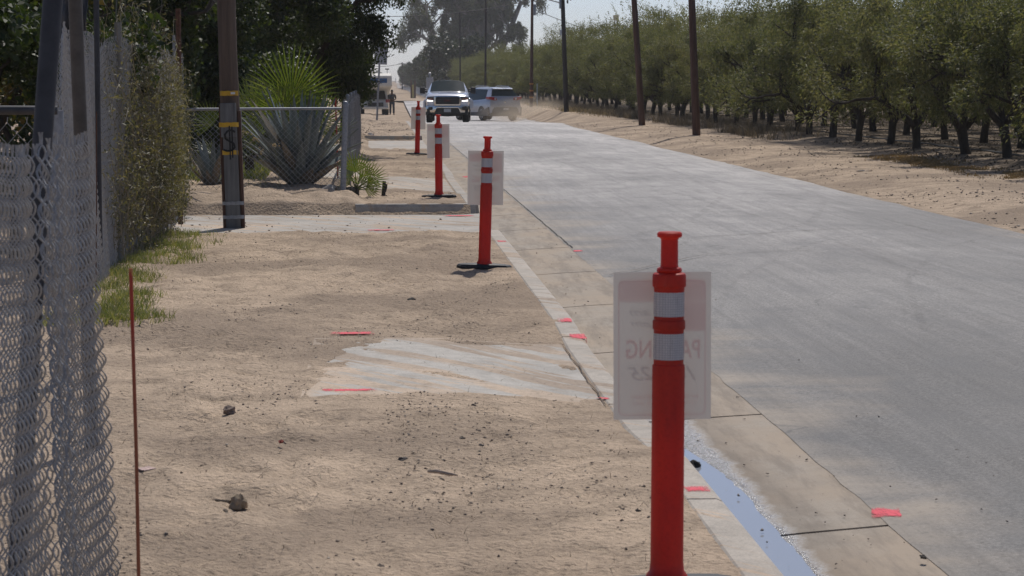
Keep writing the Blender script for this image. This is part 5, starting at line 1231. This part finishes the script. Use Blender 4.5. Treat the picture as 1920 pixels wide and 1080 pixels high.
S += [[(.93, 4.13, .60), (1.0, 4.13, .66), (1.0, 4.13, 1.05), (.985, 4.13, 1.36), (.95, 4.13, 1.40), (.72, 4.13, 1.42), (.5, 4.13, 1.42), (0, 4.13, 1.42)], bed(4.2), bed(6.3), [(.9, 6.32, .66), (.96, 6.32, .72), (.96, 6.32, 1.05), (.95, 6.32, 1.34), (.93, 6.32, 1.38), (.90, 6.32, 1.38), (.88, 6.32, 1.2), (0, 6.32, 1.2)]]
gl = {(4, 5): 'windshield', (4, 6): 'windshield', (5, 4): 'side_window', (6, 4): 'side_window'}
shell(S, gl, None, tr, m_paint_w, m_glass)
boxpart('hood_scoop', -.22, .22, .55, .62, 1.385, 1.42, m_blk, tr, .01)
boxpart('hood_bulge', -.42, .42, .45, 1.35, 1.34, 1.405, m_paint_w, tr, .03)
def rrect(x0, x1, z0, z1, r_): return plate(x0, x1, z0, z1, r_)
q = rrect(-.61, .61, .80, 1.24, .08); qi = rrect(-.545, .545, .86, 1.195, .05)
b = MB(); n = 20; b.add([(x, -.035, z) for x, z in q] + [(x, -.045, z) for x, z in qi] + [(x, .07, z) for x, z in q], [(i, (i + 1) % n, n + (i + 1) % n, n + i) for i in range(n)] + [(i, (i + 1) % n, 2 * n + (i + 1) % n, 2 * n + i) for i in range(n)]); b.build('grille_surround', m_chrome, tr, smooth=40)
g_ = MB().add([(x, .02, z) for x, z in qi], [tuple(range(20))]).build('grille', m_blk, tr)
for z in (.925, 1.0, 1.075, 1.15): MB().box(-.54, .54, -.03, .02, z - .012, z + .012).build('grille_bar', m_clad, g_)
t_me, co = text_me('GMC', .34, .095); MB().add([(-.17 + v[0], -.040, .98 + v[1]) for v in co], [tuple(p.vertices) for p in t_me.polygons]).build('emblem', simple('emblem_red', (.16, .03, .03), .4, .3), g_)
for s_ in (-1, 1):
    P4 = [(s_ * .63, .98), (s_ * .63, 1.20), (s_ * .93, 1.20), (s_ * .97, .99)]; h = poly_part('headlight', P4, .02, .2, m_lens, tr)
    poly_part('lit_lamp', [(s_ * .66, .985), (s_ * .66, 1.035), (s_ * .80, 1.04), (s_ * .93, 1.07), (s_ * .95, .995)], -.005, .05, m_lamp, h, .005)
    poly_part('turn_signal', [(s_ * .66, 1.075), (s_ * .66, 1.10), (s_ * .93, 1.15), (s_ * .93, 1.125)], .0, .05, m_amb, h, .004)
    m_ = MB().box(s_ * 1.06, s_ * 1.30, 1.72, 1.84, 1.33, 1.64).build('mirror', m_blk, tr, bevel=.03)
    MB().tube([(s_ * .93, 1.80, 1.42), (s_ * 1.12, 1.79, 1.45)], .035, 8).tube([(s_ * .93, 1.80, 1.52), (s_ * 1.12, 1.79, 1.54)], .03, 8).build('mirror_arm', m_blk, m_)
    wheel(tr, s_ * .84, 1.02, .41, .29, s_); wheel(tr, s_ * .86, 5.0, .41, .40, s_)
    MB().tube([(s_ * .99, 1.02 + .53 * math.cos(a), .41 + .53 * math.sin(a)) for a in np.linspace(-.1, 3.24, 13)], .045, 8).build('wheel_arch', m_blk, tr, smooth=60)
    b = MB(); pr = [(s_ * .98, 1.12), (s_ * 1.15, 1.04), (s_ * 1.20, .92), (s_ * 1.20, .62), (s_ * .98, .55)]
    b.prism(pr, 'y', 4.45, 5.6).build('rear_fender', m_paint_w, tr, bevel=.05)
bp = MB(); prf = []
for k in range(25):
    t = -1 + 2 * k / 24; x = t * 1.0; y = -.10 + .20 * abs(t) ** 3; inner = abs(x) < .58; zl = .66 if inner else .46 + .05 * (abs(x) > .9); zt = .80
    prf.append([(x, y + .05, zl), (x, y, zl + .03), (x, y - .01, (zl + zt) / 2), (x, y + .01, zt - .02), (x, y + .14, zt)])
vs = [p for r_ in prf for p in r_]; bp.add(vs, [(i * 5 + j, (i + 1) * 5 + j, (i + 1) * 5 + j + 1, i * 5 + j + 1) for i in range(24) for j in range(4)]); bp.build('bumper', m_chrome, tr, smooth=40)
boxpart('air_dam', -.95, .95, .0, .35, .38, .67, m_blk, tr, .04)
boxpart('front_panel', -.93, .93, .05, .20, .66, .84, m_paint_w, tr, .03)
for s_ in (-1, 1): boxpart('fog_lamp_recess', s_ * .70, s_ * .88, -.09, .05, .60, .74, m_blk, tr, .01)
pl_ = boxpart('licence_plate', -.16, .16, -.07, -.05, .50, .65, m_plate, tr, .004)
MB().tube([(-.8, .9, .38), (0, 1.0, .33), (.8, .9, .38)], .05, 8).build('front_axle', m_blk, tr, smooth=60)
boxpart('underbody', -.8, .8, .4, 6.1, .45, .66, m_blk, tr, .05)
c = PD(839, 190, 110.5); tr.location = (c.x, 110.5, ground_z(3.4, 111.5) + .19); tr.rotation_euler = (0, 0, R(-2.2))
tr.location.z = -.100 + .045 + dip(3, 111) + .002

# ---- silver crossover seen from its left rear; local u grows towards its nose
sv_ = empty('parked_car', label='silver crossover car seen from its left rear with red tail lamps, dust at its wheels', cat='car')
sv_.name = 'crossover_car'
def stv(u, w, belt, roof, wr, ub=None, ur=None, zb=.28, wb=None): # u low, ub belt, ur roof
    ub = u if ub is None else ub; ur = ub if ur is None else ur
    return [(w * .90, u, zb), (w * .985, u, zb + .10), (w, u, .72), (w * .995, (u + ub) / 2, .98), (w * .955, ub, belt), (w * .90 if roof - belt > .25 else w * .9, ub + (ur - ub) * .12, belt + .035), (wr, ub + (ur - ub) * .85, roof - .10), (wr * .82, ur, roof - .01), (0, ur - .02, roof + .015)]
S = [[(.82, .10, .36), (.90, .03, .45), (.92, 0, .74), (.90, .05, 1.0), (.86, .10, 1.24), (.80, .13, 1.34), (.61, .42, 1.68), (.50, .47, 1.735), (0, .40, 1.76)],
     stv(.16, .96, 1.20, 1.77, .645, .20, .55), stv(.5, .99, 1.15, 1.79, .665, .6, .85), stv(1.1, 1.0, 1.12, 1.80, .68), stv(2.3, 1.0, 1.06, 1.81, .70), stv(3.0, 1.0, 1.03, 1.78, .73, 3.0, 2.8),
     stv(3.9, .99, 1.0, 1.20, .80, 3.85, 3.7), stv(4.4, .98, .96, 1.12, .72), stv(4.95, .92, .84, .98, .60), stv(5.15, .80, .70, .82, .5)]
gl = {(2, 5): 'side_window', (3, 5): 'side_window', (4, 5): 'side_window', (5, 5): 'side_window', (5, 6): 'windshield', (5, 7): 'windshield'}
S[5] = [(.90, 3.0, .28), (.985, 3.0, .38), (1.0, 3.0, .72), (.995, 3.0, .98), (.955, 3.0, 1.03), (.90, 3.0, 1.07), (.72, 2.7, 1.66), (.60, 2.65, 1.76), (0, 2.6, 1.785)]
S[6] = [(.89, 3.95, .28), (.975, 3.95, .38), (.99, 3.95, .72), (.985, 3.9, .92), (.945, 3.85, 1.0), (.88, 3.8, 1.04), (.80, 3.75, 1.07), (.6, 3.72, 1.10), (0, 3.7, 1.12)]
shell(S, gl, None, sv_, m_paint_s, m_glass, capglass=((0, 5),))
# dark lower cladding, tail lamps, plate, spoiler, rails
b = MB(); xs_ = np.linspace(-.955, .955, 17); vs = []
for x in xs_:
    yb = -.05 + .16 * abs(x) ** 3; vs += [(x, yb + .10, .30), (x, yb, .40), (x, yb - .015, .58), (x, yb + .0, .74), (x, yb + .07, .765)]
b.add(vs, [(i * 5 + j, (i + 1) * 5 + j, (i + 1) * 5 + j + 1, i * 5 + j + 1) for i in range(16) for j in range(4)]); b.build('rear_bumper', m_clad, sv_, smooth=40)
for s_ in (-1, 1): MB().prism([(.1, .27), (5.0, .27), (5.0, .42), (3.9, .46), (1.6, .46), (.6, .60), (.08, .76)], 'x', s_ * .97, s_ * 1.012).build('side_cladding', m_clad, sv_, bevel=.01)
for s_ in (-1, 1):
    tl = poly_part('tail_lamp', [(s_ * .50, 1.12), (s_ * .54, 1.25), (s_ * .74, 1.29), (s_ * .985, 1.31), (s_ * 1.01, 1.25), (s_ * .96, 1.17), (s_ * .70, 1.11)], -.005 + .02, .42, m_tail, sv_, .02)
    MB().lathe([(.055, 0), (.055, .012), (.02, .014)], 16).build('reverse_lens', m_plate, tl, smooth=40).matrix_local = Matrix.Translation((s_ * .62, .012, 1.195)) @ Matrix.Rotation(R(90), 4, 'X')
    wheel(sv_, s_ * .88, .95, .37, .25, s_); wheel(sv_, s_ * .87, 3.97, .37, .25, s_)
    for u_ in (.95, 3.97):
        MB().prism([(u_ + .44 * math.cos(a), .37 + .44 * math.sin(a)) for a in np.linspace(-.25, 3.39, 18)], 'x', s_ * .955, s_ * 1.006).build('wheel_well', m_blk, sv_)
    MB().tube([(s_ * .60, .75, 1.80), (s_ * .61, .95, 1.865), (s_ * .62, 2.3, 1.88), (s_ * .61, 2.5, 1.83)], .02, 8).build('roof_rail', m_chrome, sv_, smooth=60)
    MB().box(s_ * 1.0, s_ * 1.16, 2.75, 2.88, 1.05, 1.20).build('mirror', m_paint_s, sv_, bevel=.03)
for s_ in (-1, 1):      # handles sit under the belt
    for u_ in (1.75, 2.75): MB().box(s_ * .995, s_ * 1.025, u_ - .1, u_ + .1, .955, .985).build('door_handle', m_paint_s, sv_, bevel=.008)
MB().prism([(.30, 1.745), (.62, 1.80), (.62, 1.775), (.36, 1.715)], 'x', -.60, .60).build('spoiler', m_paint_s, sv_, bevel=.012)
boxpart('licence_plate', -.16, .16, -.075, -.055, .585, .70, m_plate, sv_, .004)
MB().lathe([(.05, 0), (.05, .012), (.03, .016)], 16).build('emblem', m_chrome, sv_).matrix_local = Matrix.Translation((0, .055, 1.02)) @ Matrix.Rotation(R(90), 4, 'X')
boxpart('tailgate_grip', -.25, .25, -.012, .05, .84, .88, m_paint_s, sv_, .01)
boxpart('underbody', -.8, .8, .3, 4.8, .25, .45, m_blk, sv_, .05)
c = PD(948, 190, 130.0); sv_.location = (c.x, 130.0, -.100 + .03 + dip(6, 130) + .003); sv_.rotation_euler = (0, 0, R(23))

# ================================================================ camper at far left
cp = empty('camper_van', label='old cream camper with an overcab bunk and blue window at the far left', cat='camper')
m_cr_ = simple('cream_camper_skin', (.68, .65, .58), .55, 0, .12, 3)
prof = [(0.35, .45), (0.35, 1.05), (1.0, 1.15), (1.25, 1.75), (-.10, 1.95), (-.25, 2.1), (-.25, 2.75), (.1, 2.95), (6.6, 2.95), (6.8, 2.8), (6.8, .55), (6.6, .45)]
MB().prism(prof[3:], 'x', -1.12, 1.12).build('body', m_cr_, cp, bevel=.06)
MB().prism([(0.15, .45), (0.10, .95), (.95, 1.10), (1.45, 1.76), (2.2, 1.76), (2.2, .45)], 'x', -.92, .92).build('cab', m_cr_, cp, bevel=.08)
bw = simple('blue_window', (.03, .11, .26), .15)
MB().box(-.78, .78, -.275, -.245, 2.28, 2.60).build('bunk_window', bw, cp, bevel=.02)
MB().add([(-.80, .90, 1.125), (.80, .90, 1.125), (.72, 1.40, 1.72), (-.72, 1.40, 1.72)], [(0, 1, 2, 3)]).build('windshield', m_gltint, cp).location = (0, -.03, .01)
for s_ in (-1, 1):
    MB().lathe([(.10, 0), (.10, .03), (.05, .04)], 14).build('headlight', m_plate, cp).matrix_local = Matrix.Translation((s_ * .68, .12, .80)) @ Matrix.Rotation(R(90), 4, 'X')
    wheel(cp, s_ * .85, 1.1, .37, .24, s_); wheel(cp, s_ * .95, 5.2, .37, .26, s_)
    MB().box(s_ * .92, s_ * 1.12, 1.0, 1.08, 1.15, 1.45).build('mirror', m_blk, cp, bevel=.02)
    for u_, z0 in ((2.4, 1.5), (3.8, 1.5), (1.2, 2.25)): MB().box(s_ * 1.118, s_ * 1.135, u_, u_ + .9, z0, z0 + .5).build('side_window', m_gltint, cp, bevel=.01)
    MB().box(s_ * 1.118, s_ * 1.130, -.2, 6.7, 2.05, 2.14).build('stripe', simple('brown_stripe', (.20, .12, .07), .5), cp)
MB().box(-.90, .90, .02, .16, .45, .62).build('bumper', m_chrome, cp, bevel=.02)
MB().box(.70, .98, .055, .09, .92, 1.14).build('red_marker', simple('red_patch', (.35, .05, .05), .5), cp)
MB().box(-.55, .55, .06, .11, .66, .92).build('grille', m_blk, cp, bevel=.01)
MB().tube([(.85, .5, 2.9), (.85, .5, 3.2)], .02, 6).box(.72, .98, .38, .62, 3.2, 3.28).build('roof_vent', m_blk, cp)
c = PD(703, 190, 168); cp.location = (c.x + .05, 168, -.93); cp.rotation_euler = (0, 0, R(4))

# ================================================================ roadside sign on a leaning pole at left
b0 = P(706, 225, 0); o = empty('road_sign', b0, label='grey metal sign seen from behind on a thin leaning pole beside the dark tree', cat='sign')
y = b0.y; t_ = PD(713, 84, y)
rel(MB().tube([(b0.x, y, -.3), t_], .038, 8).build('pole', MAT['galv'], smooth=60), o)
q = PD(718, 100, y); rel(MB().box(-.34, .17, -.012, .012, -.42, .48, Matrix.Translation((q.x, y - .05, q.z - .02)) @ Matrix.Rotation(R(2), 4, 'Y')).build('sign_plate', simple('sign_back', (.36, .37, .39), .5, .5, .1, 4), bevel=.005), o)
# utility cabinet beyond the truck
c = PD(806, 176, 190); o = empty('utility_cabinet', (c.x, 190, -1), label='tall pale grey cabinet with a round cap behind the left side of the pickup', cat='cabinet')
rel(MB().box(-.28, .28, -.25, .25, 0, 2.75, Matrix.Translation((c.x, 190, -1))).build('housing', simple('cabinet_grey', (.38, .38, .40), .6), bevel=.03), o)
rel(MB().lathe([(.05, 1.75), (.05, 1.9), (.12, 1.95), (.12, 2.1), (.03, 2.16)], 12, (c.x, 190, 0)).build('cap', MAT['galv'], smooth=40), o)
# wooden and yellow markers by the far crossing
for px, top, w_, mt, lab in ((771, 150, .10, m_pb, 'thin brown wooden marker left of the yellow marker near the far crossing'), (774, 159, .16, simple('marker_yellow', (.50, .42, .16), .6), 'pale yellow marker post near the far crossing'), (778, 151, .12, m_pb, 'thicker brown wooden marker right of the yellow marker near the far crossing')):
    c = PD(px, top, 330); rel(MB().box(-w_ , w_, -.1, .1, -.05, c.z + 1.0, Matrix.Translation((c.x, 330, -1))).build('marker_board', mt, bevel=.01), empty('marker_post', (c.x, 330, -1), label=lab, cat='marker post'))

# ================================================================ person
def skin_mesh(name, verts, edges, radii, mat, root, sub=1, rootv=0):
    me = bpy.data.meshes.new(name); me.from_pydata(verts, edges, []); o = link(name, me, mat, root)
    o.modifiers.new('skin', 'SKIN').use_smooth_shade = True
    sk = me.skin_vertices[0].data
    for i, r_ in enumerate(radii): sk[i].radius = r_ if hasattr(r_, '__len__') else (r_, r_)
    sk[rootv].use_root = True
    o.modifiers.new('sub', 'SUBSURF').levels = sub; o.modifiers['sub'].render_levels = sub; return o
m_skin = simple('skin', (.16, .095, .065), .6); m_shirt = simple('dark_grey_shirt', (.055, .055, .065), .9); m_jean = simple('dark_blue_jeans', (.05, .06, .085), .9); m_hair = simple('black_hair', (.01, .009, .008), .6)
c = PD(735, 190, 172); pz = -.93 + .0
pe = empty('person', (c.x, 172, -.925), label='person in dark grey shirt and jeans standing by the camper, hands together in front', cat='person')
V = [(0, 0, .95), (0, 0, 1.10), (0, -.01, 1.28), (0, 0, 1.42), (0, 0, 1.50), (0, -.02, 1.58), (0, -.02, 1.66), (0, -.01, 1.73)]
Rr = [(.165, .115), (.150, .105), (.175, .12), (.15, .10), (.058, .058), (.075, .085), (.082, .098), (.06, .07)]
Ed = [(i, i + 1) for i in range(7)]
for s_ in (-1, 1):
    i = len(V); V += [(s_ * .19, 0, 1.43), (s_ * .25, .0, 1.30), (s_ * .27, .01, 1.13), (s_ * .18, -.14, 1.06), (s_ * .07, -.24, 1.08), (s_ * .035, -.27, 1.085)]
    Rr += [.068, .055, .046, .040, .030, (.036, .024)]; Ed += [(3, i)] + [(i + k, i + k + 1) for k in range(5)]
    i = len(V); V += [(s_ * .10, 0, .88), (s_ * .115, -.005, .52), (s_ * .125, .02, .12), (s_ * .135, -.06, .045), (s_ * .145, -.16, .035)]
    Rr += [(.095, .10), (.066, .07), (.045, .048), (.045, .04), (.042, .028)]; Ed += [(0, i)] + [(i + k, i + k + 1) for k in range(4)]
skin_mesh('body', V, Ed, Rr, m_skin, pe, 2)
# clothes: slightly larger shells over torso and legs
V2 = [(0, 0, .93), (0, 0, 1.10), (0, -.01, 1.28), (0, 0, 1.425)]; R2 = [(.178, .130), (.168, .122), (.188, .134), (.155, .108)]; E2 = [(0, 1), (1, 2), (2, 3)]
for s_ in (-1, 1):
    i = len(V2); V2 += [(s_ * .19, 0, 1.425), (s_ * .25, .0, 1.30), (s_ * .268, .01, 1.16)]; R2 += [.080, .072, .068]; E2 += [(3, i), (i, i + 1), (i + 1, i + 2)]
skin_mesh('shirt', V2, E2, R2, m_shirt, pe, 2)
V3 = [(0, 0, .95)]; R3 = [(.172, .125)]; E3 = []
for s_ in (-1, 1):
    i = len(V3); V3 += [(s_ * .10, 0, .86), (s_ * .115, -.005, .52), (s_ * .125, .015, .09)]; R3 += [(.105, .11), (.083, .087), (.072, .078)]; E3 += [(0, i), (i, i + 1), (i + 1, i + 2)]
skin_mesh('jeans', V3, E3, R3, m_jean, pe, 2)
bm = bmesh.new(); bmesh.ops.create_icosphere(bm, subdivisions=3, radius=1)
for v_ in bm.verts: v_.co = Vector((v_.co.x * .090, v_.co.y * .105 + .0, v_.co.z * .10 + 1.70)) if v_.co.z > -.1 or v_.co.y > .2 else Vector((v_.co.x * .07, v_.co.y * .06 + .02, v_.co.z * .08 + 1.70))
me = bpy.data.meshes.new('hair'); bm.to_mesh(me); bm.free(); link('hair', me, m_hair, pe)
b = MB()
for s_ in (-1, 1):
    b.lathe([(.004, -.004), (.009, 0), (.004, .004)], 8, (s_ * .032, -.118, 1.655))
b.build('eyes', m_hair, pe)
MB().tube([(0, -.10, 1.655), (0, -.132, 1.625), (0, -.112, 1.612)], [.010, .016, .010], 6).build('nose', m_skin, pe, smooth=60)
MB().tube([(-.025, -.108, 1.588), (0, -.115, 1.587), (.025, -.108, 1.588)], .005, 5).build('mouth', simple('lips', (.14, .05, .04), .5), pe)
for s_ in (-1, 1): MB().lathe([(.005, -.028), (.014, -.01), (.016, .01), (.008, .028)], 8, (s_ * .086, -.005, 1.645)).build('ear', m_skin, pe, smooth=60)
for s_ in (-1, 1):
    h = MB()
    for f_ in range(4):
        z = 1.112 - f_ * .018; ln = [.068, .076, .072, .058][f_]; a = Vector((s_ * .03, -.285, z)); h.tube([a, a + Vector((-s_ * ln * .45, -.018, -.002)), a + Vector((-s_ * ln * .8, -.004, -.006)), a + Vector((-s_ * ln, .014, -.008))], [.0095, .009, .008, .006], 6)
    a = Vector((s_ * .05, -.255, 1.108)); h.tube([a, a + Vector((-s_ * .02, -.01, .03)), a + Vector((-s_ * .045, -.025, .038))], [.011, .010, .008], 6)
    h.build('fingers', m_skin, pe, smooth=60)
    MB().prism([(-.05 + s_ * .14, -.24), (.05 + s_ * .14, -.24), (.055 + s_ * .14, -.10), (.045 + s_ * .14, .10), (-.045 + s_ * .14, .10), (-.055 + s_ * .14, -.10)], 'z', 0, .075).build('shoe', m_blk, pe, bevel=.02)

# sandy crossing lying over the far road
V = []; yy = [300, 330, 370, 420, 480, 560, 640, 700, 730]; 
for y in yy:
    for x in (-60, -20, 0, 4, 8, 12, 30): V.append((x + 2 * noise.noise(Vector((x, y * .05, 0))), y, ground_z(0, y, False) + .03 + .02 * (1 if 300 < y < 730 else -4)))
i, j = np.meshgrid(np.arange(6), np.arange(len(yy) - 1)); a = (j * 7 + i).ravel()
link('dirt_crossing', meshq('dirt_crossing', V, np.stack([a, a + 1, a + 8, a + 7], 1), True), MAT['dirt'], kind='structure')

# ================================================================ dust and haze
dm = bpy.data.materials.new('dust'); dm.use_nodes = True; N = dm.node_tree.nodes; L = dm.node_tree.links; N.remove(N['Principled BSDF'])
pv = N.new('ShaderNodeVolumePrincipled'); pv.inputs['Color'].default_value = (.86, .74, .60, 1); pv.inputs['Anisotropy'].default_value = .3
tc = N.new('ShaderNodeTexCoord'); gr = N.new('ShaderNodeTexGradient'); gr.gradient_type = 'SPHERICAL'; L.new(tc.outputs['Object'], gr.inputs[0])
nz = tex_noise(N, L, 2.2, 4, tc.outputs['Object']); d_ = math_n(N, L, 'MULTIPLY', ramp(N, L, gr.outputs['Fac'], [(.0, 0.0), (.7, 1.0)]), ramp(N, L, nz, [(.35, .1), (.65, 1.0)]))
L.new(math_n(N, L, 'MULTIPLY', d_, .7), pv.inputs['Density']); L.new(pv.outputs[0], N['Material Output'].inputs['Volume'])
for k, (px, py, y, sx_, sy_, sz_, lab) in enumerate(((1000, 212, 127, 3.2, 1.6, 1.0, 'cloud of pale dust raised beside the rear wheels of the silver car'),)):
    bm = bmesh.new(); bmesh.ops.create_icosphere(bm, subdivisions=3, radius=1); me = bpy.data.meshes.new('dust_cloud'); bm.to_mesh(me); bm.free()
    c = PD(px, py, y); o = link('dust_cloud', me, dm, kind='stuff', label=lab, cat='dust'); o.location = c; o.scale = (sx_, sy_, sz_)
hm = bpy.data.materials.new('haze'); hm.use_nodes = True; N = hm.node_tree.nodes; L = hm.node_tree.links; N.remove(N['Principled BSDF'])
pv = N.new('ShaderNodeVolumePrincipled'); pv.inputs['Color'].default_value = (.97, .98, 1, 1); pv.inputs['Density'].default_value = .00021; pv.inputs['Anisotropy'].default_value = .5
L.new(pv.outputs[0], N['Material Output'].inputs['Volume'])
MB().box(-3100, 3100, -200, 3100, -2.2, 40).build('haze', hm, kind='stuff', label='pale haze in the distance', cat='haze')
